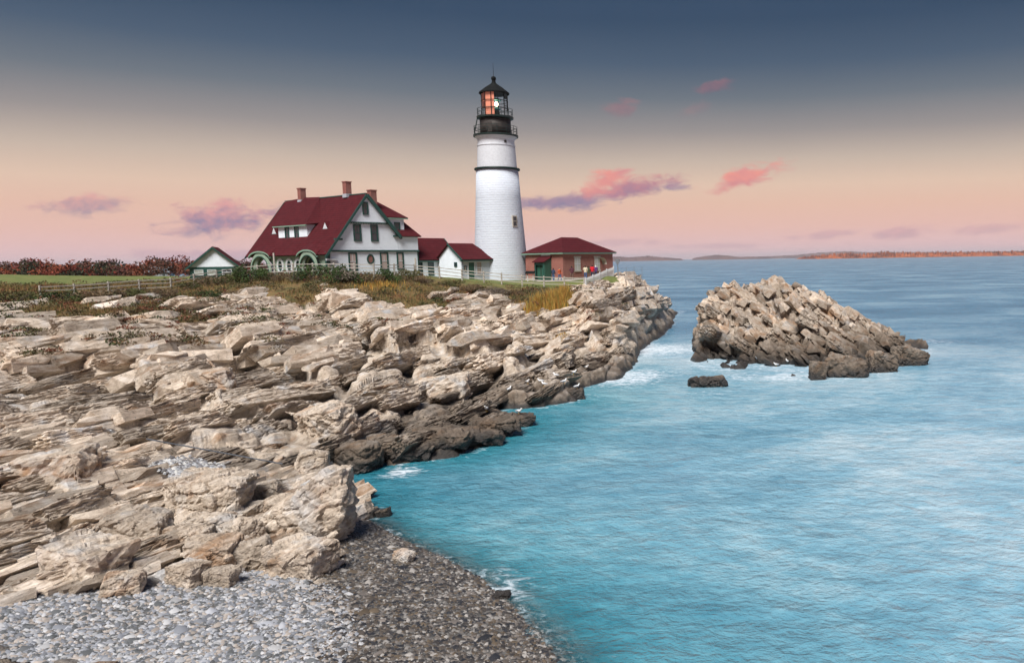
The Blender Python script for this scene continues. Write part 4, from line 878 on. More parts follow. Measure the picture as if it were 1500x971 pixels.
# ------------------------------------------------------------------ brick fog-signal building
bk = empty('brick_building', (-19.2, 99.0, 7.65), HROT, 'low red brick building with hipped red roof and green porch right of the tower', 'building')
MB().box((0, 0, -1), (9.6, 6.6, 3.35)).build('wall', 'wall_brick', bk)
MB().box((-.07, -.07, -1), (9.67, 6.67, .22)).build('foundation', 'granite', bk)
E1, E2 = -.42, 10.02
apx = [(3.3, 3.3, 5.45), (6.3, 3.3, 5.45)]
rb = [(E1, E1, 3.42), (E2, E1, 3.42), (E2, 7.02, 3.42), (E1, 7.02, 3.42)]
MB().add(rb + apx, [(0, 1, 5, 4), (1, 2, 5), (2, 3, 4, 5), (3, 0, 4), (3, 2, 1, 0)]).build('roof', 'roof_red', bk)
MB().box((E1 + .05, E1 + .05, 3.22), (E2 - .05, 6.97, 3.40)).build('eave_trim', 'trim_palegreen', bk)
for (a, b) in ((2.1, 3.2), (5.9, 6.95)):
    wo = MB(); tbox(wo, FRONT(0), a - .12, b + .12, .003, .05, 2.72, 2.95); tbox(wo, FRONT(0), a - .1, b + .1, .003, .10, .95, 1.12); wo = wo.build('window', 'granite', bk)
    g = MB(); tbox(g, FRONT(0), a, b, .003, .03, 1.12, 2.72); g.build('pane', 'window_pale', wo)
    s_ = MB(); tbox(s_, FRONT(0), a, b, .031, .06, 1.88, 1.95); tbox(s_, FRONT(0), (a + b) / 2 - .03, (a + b) / 2 + .03, .031, .05, 1.12, 2.72); s_.build('sash', 'trim_white', wo)
hd = MB(); n = 8; vs = []
for i in range(n + 1):
    an = math.pi / 2 * i / n; vs += [(6.55 + .95 * math.sin(an), -.02, 2.75 - .95 * (1 - math.cos(an))), (6.55 + .95 * math.sin(an), -.75, 2.75 - .95 * (1 - math.cos(an)))]
hd.add(vs, [(2 * i, 2 * i + 1, 2 * i + 3, 2 * i + 2) for i in range(n)]).build('vent_hood', 'granite', bk)
pc = MB().slab([(-1.45, 1.85, 2.28), (0.0, 1.85, 3.0), (0.0, 3.95, 3.0), (-1.45, 3.95, 2.28)], .08).build('porch_roof', 'roof_red', bk)
MB().add([(-1.25, 2.0, -.6), (-.01, 2.0, -.6), (-.01, 2.0, 2.9), (-1.25, 2.0, 2.25), (-1.25, 2.1, -.6), (-.01, 2.1, -.6), (-.01, 2.1, 2.9), (-1.25, 2.1, 2.25)], [(0, 1, 2, 3), (7, 6, 5, 4), (0, 3, 7, 4), (0, 4, 5, 1), (3, 2, 6, 7)]).build('porch_side', 'door_green', bk)
MB().poly([(2.12, -.6), (3.8, -.6), (3.8, 2.2), (2.12, 2.2)], [[(2.32, -.2), (3.6, -.2), (3.6, 1.9), (2.32, 1.9)]], SIDE(-1.2), .1).build('porch_front', 'trim_green', bk)
pdr = MB().box((-.9, 2.3, -.2), (-.84, 3.6, 1.9)).build('porch_door', 'door_green', bk)
MB().box((-.94, 2.9, -.2), (-.905, 2.98, 1.9)).build('door_bar', 'iron_brown', pdr)
MB().box((-1.2, 3.72, -.6), (-.01, 3.8, 2.2)).build('porch_side', 'door_green', bk)
MB().box((-.16, 2.1, 3.04), (-.01, 3.6, 3.2)).build('flashing', 'white_board', bk)

# ------------------------------------------------------------------ green garage on the left
gs = empty('garage', (-66.2, 104.0, 8.2), rad(27), 'green garage with white gable at the far left behind the rail fence', 'garage')
MB().poly([(-3.15, -1), (3.15, -1), (3.15, 1.75), (-3.15, 1.75)], [], FRONT(0), .2).build('wall', 'trim_green', gs)
MB().poly([(-3.1, 1.75), (3.1, 1.75), (0, 4.1)], [], FRONT(-.03), .2).build('gable_wall', 'siding_white', gs)
MB().box((2.95, .02, -1), (3.15, 7, 1.8)).build('wall', 'trim_green', gs); MB().box((-3.15, .02, -1), (-2.95, 7, 1.8)).build('wall', 'trim_green', gs); MB().box((-3.1, 6.9, -1), (3.1, 7.05, 1.8)).build('wall', 'trim_green', gs)
for sg in (-1, 1):
    MB().slab([(0, -.35, 4.42), (sg * 3.65, -.35, 1.62), (sg * 3.65, 7.3, 1.62), (0, 7.3, 4.42)][::sg], .12).build('roof', 'roof_red', gs)
    MB().bar((0, -.38, 4.24), (sg * 3.68, -.38, 1.44), .08, .22).build('bargeboard', 'trim_green', gs)
for (a, b) in ((-2.6, -1.4), (-.9, .2), (1.0, 2.3)): window(gs, FRONT(0), a, b, .65, 1.4, fm='trim_white', gm='window_pale' if a < 0 else 'window_glass', fw=.09)

gs.scale = (.86, 1, 1)
# ------------------------------------------------------------------ fences
def rail_fence(name, pts, label, rails=(.35, .75, 1.1), ph=1.25, skip=(), tall=()):
    P = [D(*p) for p in pts]; root = empty(name, tuple(P[0]), 0, label, 'fence'); o0 = Vector(P[0])
    Z_ = []
    for i, p in enumerate(P):
        zt = gz(p[0], p[1], p[2]); Z_.append(max(zt, p[2]) * .5 + p[2] * .5)
        h_ = ph + (tall[i] if i in tall else 0) if isinstance(tall, dict) else ph
        MB().box((-.07, -.07, -.6), (.07, .07, h_)).build('post', 'fence_wood', root).location = Vector((p[0], p[1], Z_[i])) - o0
    for i in range(len(P) - 1):
        for r in rails:
            a = Vector((P[i][0], P[i][1], Z_[i] + r + rnd.uniform(-.03, .03))) - o0; b = Vector((P[i + 1][0], P[i + 1][1], Z_[i + 1] + r + rnd.uniform(-.03, .03))) - o0
            off = Vector((0, -.09, 0)); MB().bar(a + off, b + off, .045, .085).build('rail', 'fence_wood', root)
    return root
rail_fence('rail_fence', [(60, 440, 72), (110, 436, 74), (160, 432, 76), (205, 428.5, 78), (251, 425, 80), (285, 419, 82), (318, 413, 84), (352, 407, 86)], 'weathered rail fence climbing the grass in front of the green garage')
rail_fence('rail_fence', [(352.8, 406.8, 86.2), (378, 405, 85), (403, 403, 84.2), (430, 402.5, 84.2), (459, 402, 84.2), (490, 402, 83.8), (520, 402.5, 83.6), (548, 403, 84), (578, 403, 86), (608, 403, 89)], "weathered rail fence running behind the shrubs in front of the keeper's house", tall={2: 1.1})
rail_fence('rail_fence', [(609.5, 403.2, 90), (644, 406, 90), (677, 410, 91), (709, 413, 91), (735, 415.5, 91), (765, 418, 91), (797, 420, 91), (827, 421, 90), (856, 423, 88.6)], 'weathered rail fence along the cliff top from the white wing to the tower and reeds', tall={0: .7})
PF = [(858, 423, 88.5), (869, 418.5, 91), (879, 414, 94), (889, 409, 97), (899, 405, 100)]
root = empty('picket_fence', tuple(D(*PF[0])), 0, 'white picket fence stepping up beside the brick building to the cliff edge', 'fence'); o0 = Vector(D(*PF[0]))
for i, p in enumerate(PF):
    q = Vector(D(*p)); MB().box((-.06, -.06, -.6), (.06, .06, 1.3)).build('post', 'fence_white', root).location = q - o0
    if i < len(PF) - 1:
        q2 = Vector(D(*PF[i + 1]))
        for r in (.25, 1.02): MB().bar(q - o0 + Vector((0, -.07, r)), q2 - o0 + Vector((0, -.07, r)), .04, .09).build('rail', 'fence_white', root)
        n = 11
        for k in range(1, n):
            c_ = q.lerp(q2, k / n) - o0; MB().box((-.028, -.015, .08), (.028, .015, 1.2)).build('picket', 'fence_white', root).location = c_ + Vector((.06, -.12, 0))
# wire fence and lamp at the headland's edge
q = Vector(D(906, 405, 98)); fr = empty('wire_fence', tuple(q), 0, 'thin wire mesh fence at the cliff edge right of the brick building', 'fence')
for k in range(4): MB().tube([(k * .95, k * .35, -.6), (k * .95, k * .35, 1.15)], .025, 6).build('post', 'metal_grey', fr)
for k in range(7): MB().tube([(0, 0, .1 + k * .17), (2.85, 1.05, .1 + k * .17)], .008, 4).build('wire', 'metal_grey', fr)
q = Vector(D(905, 403, 101)); fl = empty('flood_light', tuple(q), 0, 'grey lamp head on a thin pole beside the brick building, over the sea', 'lamp')
MB().tube([(0, 0, -.4), (0, 0, 1.5)], .05, 8).build('pole', 'metal_grey', fl); MB().add([(-.12, -.15, 1.4), (.12, -.15, 1.4), (.12, .15, 1.4), (-.12, .15, 1.4), (-.36, -.22, 2.0), (.36, -.22, 2.0), (.36, .22, 2.0), (-.36, .22, 2.0)], [(0, 3, 2, 1), (4, 5, 6, 7), (0, 1, 5, 4), (1, 2, 6, 5), (2, 3, 7, 6), (3, 0, 4, 7)]).build('lamp_head', 'metal_grey', fl)
q = Vector(D(776, 411, 99)); zq = gz(q.x, q.y, 7.7); sb = empty('signboard', (q.x, q.y, zq), 0, 'dark board on pale posts at the right foot of the tower', 'sign')
MB().slab([(-.5, -.3, 1.0), (.65, -.3, 1.0), (.65, .3, 1.28), (-.5, .3, 1.28)], .08).build('board', 'iron_black', sb)
for x in (-.3, .4): MB().box((x, -.05, -.2), (x + .1, .05, 1.06)).build('post', 'fence_white', sb)
# gravel path in front of the brick building
mb = MB(); pts = [(772, 409.5, 100.5), (800, 410, 99.8), (830, 410.5, 99), (850, 410, 99), (868, 409, 99.5), (862, 413, 96), (830, 414, 96), (800, 413.5, 97), (772, 412.5, 98)]
vs = [(p[0], p[1], gz(p[0], p[1], 7.7) + .03) for p in (D(*q) for q in pts)]
tag(mb.slab(vs[::-1], .02).build('path', 'path_gravel'), kind='structure')

# ------------------------------------------------------------------ people
def shirt(name, c, r=.85): return pmat(name, c, r, .12, 8).name
for nm, c in (('skin', (.55, .33, .24)), ('hair_dark', (.03, .02, .015)), ('navy', (.03, .05, .10)), ('jeans', (.06, .13, .28)), ('orange_top', (.55, .12, .05)), ('maroon', (.10, .03, .045)),
              ('brown_trousers', (.16, .10, .08)), ('cream', (.68, .60, .45)), ('olive', (.07, .09, .05)), ('red_jacket', (.62, .015, .03)), ('purple', (.10, .04, .16)), ('white_hat', (.75, .75, .74)), ('black_cloth', (.012, .012, .015)), ('hair_grey', (.35, .33, .32))): shirt(nm, c)
def person(px, py, Yd, face, H_, top, legs, hair, label, arm=0.25, stride=.10, group='visitors by the brick building'):
    q = D(px, py, Yd); zg = gz(q[0], q[1], q[2])
    k = H_ / 1.75
    V_ = [(0, 0, .95), (0, .01, 1.15), (0, .0, 1.38), (0, 0, 1.50), (0, -.01, 1.60), (0, -.01, 1.72), (.19, 0, 1.42), (.25, .03, 1.16), (.22, -.10 - arm * .4, .95 + arm * .4), (-.19, 0, 1.42), (-.25, .03, 1.16), (-.22, -.10, .93),
          (.10, 0, .88), (.11, -.02 - stride * .5, .50), (.11, .02 - stride, .09), (.12, -.15 - stride, .05), (-.10, 0, .88), (-.11, -.02 + stride * .3, .50), (-.11, .04 + stride, .09), (-.12, -.13 + stride, .05), (.22, -.16 - arm * .5, .88 + arm * .5), (-.22, -.13, .86)]
    E_ = [(0, 1), (1, 2), (2, 3), (3, 4), (4, 5), (2, 6), (6, 7), (7, 8), (2, 9), (9, 10), (10, 11), (0, 12), (12, 13), (13, 14), (14, 15), (0, 16), (16, 17), (17, 18), (18, 19), (8, 20), (11, 21)]
    R__ = [.16, .15, .17, .065, .10, .085, .075, .058, .042, .075, .058, .042, .105, .072, .05, .045, .105, .072, .05, .045, .045, .045]
    me = bpy.data.meshes.new('p'); me.from_pydata([(x * k, y * k, z * k) for x, y, z in V_], E_, []); o = newobj('p', me)
    o.modifiers.new('s', 'SKIN'); o.modifiers.new('d', 'SUBSURF').levels = 1
    for i, v in enumerate(me.skin_vertices[0].data): v.radius = (R__[i] * k, R__[i] * k * (.72 if i in (0, 1, 2) else 1)); v.use_root = (i == 0)
    dg = bpy.context.evaluated_depsgraph_get(); m2 = bpy.data.meshes.new_from_object(o.evaluated_get(dg)); bpy.data.objects.remove(o)
    m2.materials.clear()
    for mm in (top, legs, 'skin', hair, 'black_cloth'): m2.materials.append(MATS[mm])
    for p in m2.polygons:
        c = p.center / k; p.use_smooth = True
        if c.z > 1.50: p.material_index = 3 if (c.z > 1.66 or c.y > .02) else 2
        elif c.z > .90 and not (abs(c.x) > .15 and c.z < .97): p.material_index = 0
        elif abs(c.x) > .17 and c.z > .8: p.material_index = 2
        elif c.z < .10: p.material_index = 4
        else: p.material_index = 1
    b = newobj('person', m2); b.location = (q[0], q[1], zg); b.rotation_euler = (0, 0, rad(face)); tag(b, label, 'person', group)
person(811, 412.5, 97.5, 160, 1.72, 'navy', 'jeans', 'hair_dark', 'person in dark navy top and jeans standing beside the green porch')
person(820, 413, 97.2, 60, 1.74, 'orange_top', 'jeans', 'hair_dark', 'person in orange top and blue trousers walking past the brick wall', stride=.22)
person(838, 411, 98.0, 200, 1.92, 'maroon', 'brown_trousers', 'hair_dark', 'tall person in dark maroon coat against the brick wall', arm=.7)
person(858, 412, 97.0, 175, 1.75, 'cream', 'jeans', 'hair_dark', 'person in cream jacket and jeans at the picket fence')
person(862, 411, 98.2, 200, 1.76, 'olive', 'brown_trousers', 'hair_dark', 'person in dark olive top behind the one in the cream jacket')
person(868, 410, 97.5, 180, 1.74, 'red_jacket', 'navy', 'black_cloth', 'person in bright red jacket with black hair at the picket fence')
person(873, 409, 98.5, 185, 1.72, 'purple', 'navy', 'white_hat', 'person in purple coat and white cap, rightmost at the picket fence')

# ------------------------------------------------------------------ boulders
def boulder(px, py, wpx, hpx, label, mat='boulder_rock', dr=.8, yaw=0, tilt=(0, 0), seed=0, sink=.18, cuts=4, name='boulder', wl=None, strata=.05, cat='boulder', group=None, pts=None):
    r = random.Random(seed * 31 + 5)
    q = Vector(G(px, py, wl)) if wl is not None else hit(px, py)
    sc_ = q.y / FPX; W_, H_ = wpx * sc_, hpx * sc_ ; Dp = W_ * dr
    bm = bmesh.new()
    base = pts or [(sx_ * r.uniform(.72, 1), sy_ * r.uniform(.72, 1), sz_ * r.uniform(.7, 1)) for sx_ in (-1, 1) for sy_ in (-1, 1) for sz_ in (-1, 1)] + \
        [(r.uniform(-.7, .7), r.choice((-1, 1)) * r.uniform(.85, 1.05), r.uniform(-.5, .7)) for _ in range(3)] + [(r.choice((-1, 1)) * r.uniform(.9, 1.08), r.uniform(-.6, .6), r.uniform(-.6, .6)) for _ in range(3)] + [(r.uniform(-.6, .6), r.uniform(-.6, .6), r.uniform(.95, 1.12))]
    for p in base: bm.verts.new((p[0] * W_ / 2, p[1] * Dp / 2, p[2] * H_ / 2))
    bmesh.ops.convex_hull(bm, input=bm.verts)
    bmesh.ops.delete(bm, geom=[v for v in bm.verts if not v.link_faces], context='VERTS')
    bmesh.ops.bevel(bm, geom=bm.edges[:], offset=min(W_, H_) * .03, segments=1, affect='EDGES')
    bmesh.ops.triangulate(bm, faces=bm.faces)
    for _ in range(min(cuts, 5)):
        L = W_ / 2 ** (_ * (.88 if cuts > 4 else 1) + 1.2); ed = [e for e in bm.edges if e.calc_length() > L]
        if ed: bmesh.ops.subdivide_edges(bm, edges=ed, cuts=1, use_grid_fill=True); bmesh.ops.triangulate(bm, faces=bm.faces)
    bm.normal_update(); bm.verts.ensure_lookup_table()
    co = np.array([v.co[:] for v in bm.verts]); nn_ = np.array([v.normal[:] for v in bm.verts])
    ax = axes(rad(35 + yaw * .3), rad(40)); s_ = W_
    w_ = np.stack([fbm(co[:, 0] + 9 * seed, co[:, 1], s_ * .5, 400), fbm(co[:, 1], co[:, 2] + 7 * seed, s_ * .5, 410), fbm(co[:, 2] + seed, co[:, 0], s_ * .5, 420)], 1) - .5
    h_a, e_a = blocks(co + w_ * s_ * .15 + seed * 3.3, (s_ * .6, s_ * .26, s_ * .22), ax, 60 + seed, 1.0, 40); h_b, e_b = blocks(co + seed * 2.1, (s_ * .2, s_ * .08, s_ * .09), ax, 90 + seed, 1.0, 26)
    d = s_ * (h_a * .055 + h_b * .016 + saw((co @ ax[:, 1] + w_[:, 0] * s_ * .2) / (s_ * .13), .25) * strata * .45 - .045 * np.exp(-(e_a / .05) ** 2) - .014 * np.exp(-(e_b / .1) ** 2))
    co = co + nn_ * d[:, None]
    for v, c in zip(bm.verts, co): v.co = c
    me = bpy.data.meshes.new(name); bm.to_mesh(me); bm.free(); me.materials.append(MATS[mat])
    o = newobj(name, me); o.rotation_euler = (rad(tilt[0]), rad(tilt[1]), rad(yaw)); o.location = (q.x, q.y + Dp * .3, q.z + H_ * (.5 - sink))
    tag(o, label, cat, group); return o
B = boulder
FIN = [(-1, -.6, -1), (-.95, .9, -1), (.55, -.9, -1), (.75, .9, -1), (.2, -1, -.55), (-.95, -.5, -.05), (-.8, .8, .1), (-.25, -.75, .25), (.55, -.65, .95), (.98, -.1, 1.0), (.98, .8, .85), (1.0, -.75, .1), (.3, .8, .75), (.9, -.9, -.4)]
B(440, 796, 132, 122, 'largest pale slanting boulder with reddish streaks at the edge of the pebble beach', 'boulder_rock', .75, 6, (0, -4), 1, .12, 5, strata=.09, pts=FIN)
B(434, 852, 98, 74, 'pale square block split by a crack, lowest boulder on the pebble beach', 'boulder_rock', .8, -14, (8, 6), 2, .15, 5, strata=.02)
B(292, 756, 112, 72, 'large rounded cream boulder with rusty underside at the left', 'boulder_rock', .8, 10, (0, 6), 3, .2, 5)
B(383, 733, 50, 34, 'smooth grey boulder above the largest slanting boulder', 'boulder_grey', .8, 15, (0, -8), 4, .2)
B(346, 765, 66, 26, 'flat blue grey slab lying between the cream boulders', 'boulder_grey', .9, -8, (6, -6), 5, .2)
B(300, 792, 70, 44, 'orange tinted cracked block below the flat grey slab', 'boulder_warm', .8, 20, (0, 8), 6)
B(345, 800, 62, 46, 'warm cream block beside the orange tinted block', 'boulder_rock', .8, -20, (4, -8), 7)
B(268, 806, 60, 44, 'pale striped block at the left below the rounded cream boulder', 'boulder_rock', .8, 5, (0, 10), 8)
B(300, 830, 76, 46, 'rusty streaked slab low in the left boulder pile', 'boulder_warm', .8, 14, (6, 10), 9)
B(356, 838, 72, 54, 'blue grey fissured block beside the pale square block', 'boulder_grey', .7, 28, (0, -14), 10)
B(268, 858, 58, 40, 'pale block at the bottom left corner of the boulder pile', 'boulder_rock', .8, -12, (0, 5), 11)
B(318, 858, 48, 30, 'small grey white block at the foot of the boulder pile', 'boulder_grey', .8, 8, (5, 5), 12)
B(412, 768, 60, 50, 'brown layered block against the left side of the largest slanting boulder', 'boulder_warm', .8, 12, (0, -10), 13, strata=.1)
B(405, 790, 44, 24, 'small wedge of cream rock at the foot of the brown layered block', 'boulder_rock', .8, -25, (0, 10), 14)
B(388, 775, 36, 26, 'small pale stone between the flat slab and the brown layered block', 'boulder_grey', .9, 0, (0, 0), 15)
B(590, 822, 30, 20, 'small white wedge shaped stone alone on the dark pebbles', 'boulder_rock', .8, -18, (0, 14), 16, .25)
B(560, 757, 22, 17, 'small pale stone standing in the shallow water', 'boulder_rock', .8, 10, (0, -14), 17, .3, wl=0)
B(533, 758, 38, 15, 'low dark wet stone beside the small pale stone in the shallows', 'boulder_dark', .7, 0, (0, 0), 18, .4, wl=0)
B(733, 876, 28, 12, 'dark wet stone in the foam at the bottom of the beach', 'boulder_dark', .8, 0, (0, 0), 19, .35, wl=0)
B(472, 640, 84, 58, 'big pale wedge shaped block on the rock ledges left of the spit', 'boulder_rock', .7, -18, (6, -10), 20, .2, 5)
B(452, 702, 46, 56, 'rusty brown upright rock at the head of the small inlet', 'boulder_warm', .8, 20, (0, 12), 21, .2)
B(512, 692, 80, 50, 'dark reddish brown rock block at the water beside the small inlet', 'boulder_dark', .7, -10, (0, -8), 22, .2, 5)
B(300, 575, 66, 44, 'orange cream block in the upper left rocks below the grass', 'boulder_warm', .8, 15, (0, -6), 23, .25)
B(560, 500, 60, 34, 'grey slab leaning in the hollow below the grassy cliff top', 'boulder_grey', .8, -25, (8, 14), 24, .3)
B(640, 582, 84, 40, 'broad pale triangular slab above the dark spit', 'boulder_rock', .9, 12, (6, -8), 25, .3)
B(1036, 566, 62, 18, 'low black weedy rock in the water in front of the islet', 'boulder_dark', .6, -4, (0, 0), 26, .3, 5, wl=0)
B(1199, 556, 26, 34, 'narrow dark rock tooth at the foot of the islet', 'boulder_dark', .9, 10, (0, 6), 27, .2, wl=0)
B(1242, 552, 70, 36, 'wet dark slab sloping into the sea at the islet foot', 'boulder_dark', .8, -6, (0, 14), 28, .25, wl=0)
B(1335, 535, 52, 34, 'dark angular rock at the right end of the islet', 'boulder_dark', .8, 8, (0, 12), 29, .25, wl=0)
B(1292, 545, 46, 40, 'ribbed grey brown rock between the wet slab and the islet end', 'boulder_dark', .8, 14, (0, 16), 30, .25, wl=0)
B(840, 585, 34, 22, 'dark square cut rock at the corner of the cliff ledge by the gulls', 'boulder_dark', .9, 10, (0, 0), 31, .3, wl=0)
B(755, 625, 52, 26, 'dark ribbed rock at the tip of the low spit', 'boulder_dark', .7, 14, (0, 4), 32, .3, wl=0)
for i_, (bx_, by2, bw_, bh_, lab_) in enumerate([(590, 668, 84, 26, 'flat dark wet shelf rock at the foot of the ledges by the foam'), (640, 652, 90, 26, 'broad dark brown wet slab in the middle of the spit'), (690, 648, 86, 24, 'long dark slab along the seaward edge of the spit'), (600, 632, 90, 24, 'dark shelf rock where the spit joins the ledges'), (720, 628, 70, 20, 'low dark slab toward the tip of the spit'), (560, 662, 60, 30, 'dark brown block between the small inlet and the spit')]):
    B(bx_, by2, bw_, bh_, lab_, 'boulder_dark', .9, 10 + i_ * 4, (0, 3), 40 + i_, .3, 4)
B(190, 800, 90, 60, 'broad grey boulder at the left edge of the beach', 'boulder_grey', .8, 10, (0, 5), 33)
B(110, 850, 110, 66, 'pale low boulder near the bottom left corner', 'boulder_rock', .8, -10, (0, 5), 34)
B(60, 720, 120, 70, 'large cream boulder at the far left edge', 'boulder_warm', .8, 10, (0, -5), 35)
B(170, 870, 60, 34, 'small warm block on the pale pebbles at the left', 'boulder_warm', .8, 30, (0, 5), 36)
bpy.context.view_layer.update(); DG = bpy.context.evaluated_depsgraph_get()
pb = [sc.ray_cast(DG, Vector((0, 0, CAMH)), Vector(ray(*q_)).normalized())[1] for q_ in ((228, 652), (424, 688))]
ip = MB().tube([tuple(p + Vector((0, -.5, .40))) for p in pb], .03, 8).build('iron_pipe', 'pipe_blue'); tag(ip, 'thin dark iron pipe lying across the rocks above the pebbles', 'pipe')

# ------------------------------------------------------------------ pebbles
def pebbles(name, poly, n, smin_, smax_, cols, label_mat, mask=None, seed=0):
    g_ = np.random.default_rng(seed); P = np.array(poly); lo, hi = P.min(0), P.max(0)
    lo[1] = max(lo[1], 17.0)
    x = g_.uniform(lo[0], hi[0], n * 3); y = lo[1] + (hi[1] - lo[1]) * g_.uniform(0, 1, n * 3) ** 1.3
    d, _ = polysd(x, y, poly); d = d + (fbm(x, y, 1.5, 500 + seed) - .5) * 1.5; ok = d > -.25 + g_.uniform(-.3, .3, n * 3); x, y = x[ok][:n], y[ok][:n]
    zl, sd, pm, gm_ = land(x, y); ok = (sd > -.9) & (PX0 + FPX * x / y > -60); x, y, zl = x[ok], y[ok], zl[ok]; zl = zl + pm[ok] * (fbm(x, y, 1.8, 88) - .5) * .16
    n = len(x); s_ = smin_ + (smax_ - smin_) * g_.uniform(0, 1, n) ** 3.0; s_ *= 1 + 1.0 * (g_.random(n) > .99)
    base = np.array([(1, 0, 0), (.35, .9, .1), (-.6, .75, -.1), (-1, -.1, .1), (-.45, -.85, 0), (.55, -.8, .05), (.25, .1, 1), (-.3, -.05, .9)], float)
    F_ = np.array([(0, 1, 6), (1, 2, 6), (2, 7, 6), (2, 3, 7), (3, 4, 7), (4, 6, 7), (4, 5, 6), (5, 0, 6)])
    an = g_.uniform(0, 6.28, n); ca, sa = np.cos(an), np.sin(an)
    b = base[None] * (1 + g_.uniform(-.25, .25, (n, 8, 3))) * np.stack([s_ * g_.uniform(.8, 1.5, n), s_ * g_.uniform(.7, 1.1, n), s_ * g_.uniform(.35, .75, n)], 1)[:, None, :]
    bx = b[..., 0] * ca[:, None] - b[..., 1] * sa[:, None]; by_ = b[..., 0] * sa[:, None] + b[..., 1] * ca[:, None]
    co = np.stack([bx + x[:, None], by_ + y[:, None], b[..., 2] + zl[:, None] - .01], 2).reshape(-1, 3)
    f = (F_[None] + (np.arange(n) * 8)[:, None, None]).reshape(-1, 3)
    me = bpy.data.meshes.new(name); me.vertices.add(len(co)); me.vertices.foreach_set('co', co.astype(np.float32).ravel()); me.loops.add(len(f) * 3); me.polygons.add(len(f))
    me.loops.foreach_set('vertex_index', f.ravel().astype(np.int32)); me.polygons.foreach_set('loop_start', np.arange(0, len(f) * 3, 3, dtype=np.int32)); me.polygons.foreach_set('loop_total', np.full(len(f), 3, np.int32))
    c = np.array(cols)[g_.integers(0, len(cols), n)] * g_.uniform(.7, 1.25, (n, 1)); c = np.concatenate([np.repeat(c, 8, 0), np.ones((n * 8, 1))], 1)
    at = me.attributes.new('tint', 'FLOAT_COLOR', 'POINT'); at.data.foreach_set('color', c.astype(np.float32).ravel())
    me.update(calc_edges=True); me.materials.append(MATS[label_mat]); return newobj(name, me)
def tintmat(name, rough, spec=.4, trans=0.0):
    m = bpy.data.materials.new(name); m.use_nodes = True; t = NT(m.node_tree); b = t.n['Principled BSDF']
    at = t.node('ShaderNodeAttribute'); at.attribute_name = 'tint'; t.l.new(at.outputs['Color'], b.inputs['Base Color']); b.inputs['Roughness'].default_value = rough; b.inputs['Specular IOR Level'].default_value = spec; MATS[name] = m
tintmat('pebble_wet', .3, .5); tintmat('pebble_dry', .75, .3)
tag(pebbles('wet_pebbles', PEB[0], 38000, .019, .095, [(.05, .045, .042), (.09, .075, .062), (.16, .14, .125), (.035, .035, .038), (.11, .085, .06), (.30, .28, .26)], 'pebble_wet', seed=1), 'dark wet pebbles of the small beach at the water', 'pebbles', kind='stuff')
tag(pebbles('dry_pebbles', PEB[1], 30000, .019, .098, [(.32, .33, .36), (.20, .21, .235), (.42, .42, .43), (.11, .115, .12), (.34, .30, .27)], 'pebble_dry', seed=2), 'pale dry pebbles at the back of the beach', 'pebbles', kind='stuff')
tag(pebbles('upper_pebbles', PEB[2], 3500, .035, .11, [(.40, .41, .43), (.25, .25, .27), (.5, .49, .47), (.15, .14, .14)], 'pebble_dry', seed=3), 'grey pebbles in the hollow between the left rocks', 'pebbles', kind='stuff')

# ------------------------------------------------------------------ plants
def leafmesh(name, centres, radii, n, size, cols, seed, flat=.8, mat='foliage'):
    g_ = np.random.default_rng(seed); C_ = np.array(centres, float); R = np.array(radii, float); k = g_.integers(0, len(C_), n)
    v = g_.normal(size=(n, 3)); v /= np.linalg.norm(v, axis=1, keepdims=True); rr = g_.uniform(.35, 1.0, n) ** .5
    p = C_[k] + v * R[k] * rr[:, None]; p[:, 2] = np.maximum(p[:, 2], .03) if name != 'scrub' else p[:, 2]
    a = g_.normal(size=(n, 3)); a /= np.linalg.norm(a, axis=1, keepdims=True); b = np.cross(a, g_.normal(size=(n, 3))); b /= np.linalg.norm(b, axis=1, keepdims=True)
    s_ = size * g_.uniform(.6, 1.4, n)[:, None]
    co = np.stack([p - a * s_, p + b * s_ * .45, p + a * s_, p - b * s_ * .45], 1).reshape(-1, 3); q = np.arange(n * 4).reshape(-1, 4)
    me = bpy.data.meshes.new(name); me.from_pydata(co.tolist(), [], q.tolist())
    kc = np.array(cols)[(g_.integers(0, len(cols), len(C_)))][k] * g_.uniform(.65, 1.35, (n, 1)); kc = np.concatenate([np.repeat(kc, 4, 0), np.ones((n * 4, 1))], 1)
    at = me.attributes.new('tint', 'FLOAT_COLOR', 'POINT'); at.data.foreach_set('color', kc.astype(np.float32).ravel()); me.materials.append(MATS[mat]); return me
tintmat('foliage', .7, .2); pmat('twig', (.12, .085, .06), .9, .2)
KIND = {'green': [(.035, .06, .018), (.05, .085, .025), (.07, .10, .03)], 'olive': [(.08, .085, .03), (.11, .10, .04), (.06, .065, .025)], 'brown': [(.13, .085, .05), (.17, .12, .07), (.10, .07, .045), (.08, .08, .035)], 'grey': [(.18, .15, .125), (.13, .10, .085), (.22, .18, .14)]}
def blobs(seed, w_, d_, h_, n=9):
    r = random.Random(seed); return [(r.uniform(-.42, .42) * w_, r.uniform(-.4, .4) * d_, h_ * r.uniform(.25, .72)) for _ in range(n)], [(w_ * r.uniform(.13, .24), d_ * r.uniform(.15, .26), h_ * r.uniform(.2, .34)) for _ in range(n)]
BL = {}
for kd in KIND:
    for v in range(2):
        c_, r_ = blobs(len(kd) * 7 + v, 2, 2, 1); BL[kd, v] = leafmesh('foliage', c_, r_, 1500, .055, KIND[kd], 70 + v + len(kd))
stm = MB()
for i in range(9):
    a_ = i * .7; stm.tube([(0.08 * math.cos(a_), .08 * math.sin(a_), -.15), (.35 * math.cos(a_), .35 * math.sin(a_), .4), (.6 * math.cos(a_ + .3), .6 * math.sin(a_ + .3), .75)], [.03, .02, .01], 4)
STEM = stm.mesh('stem', 'twig')
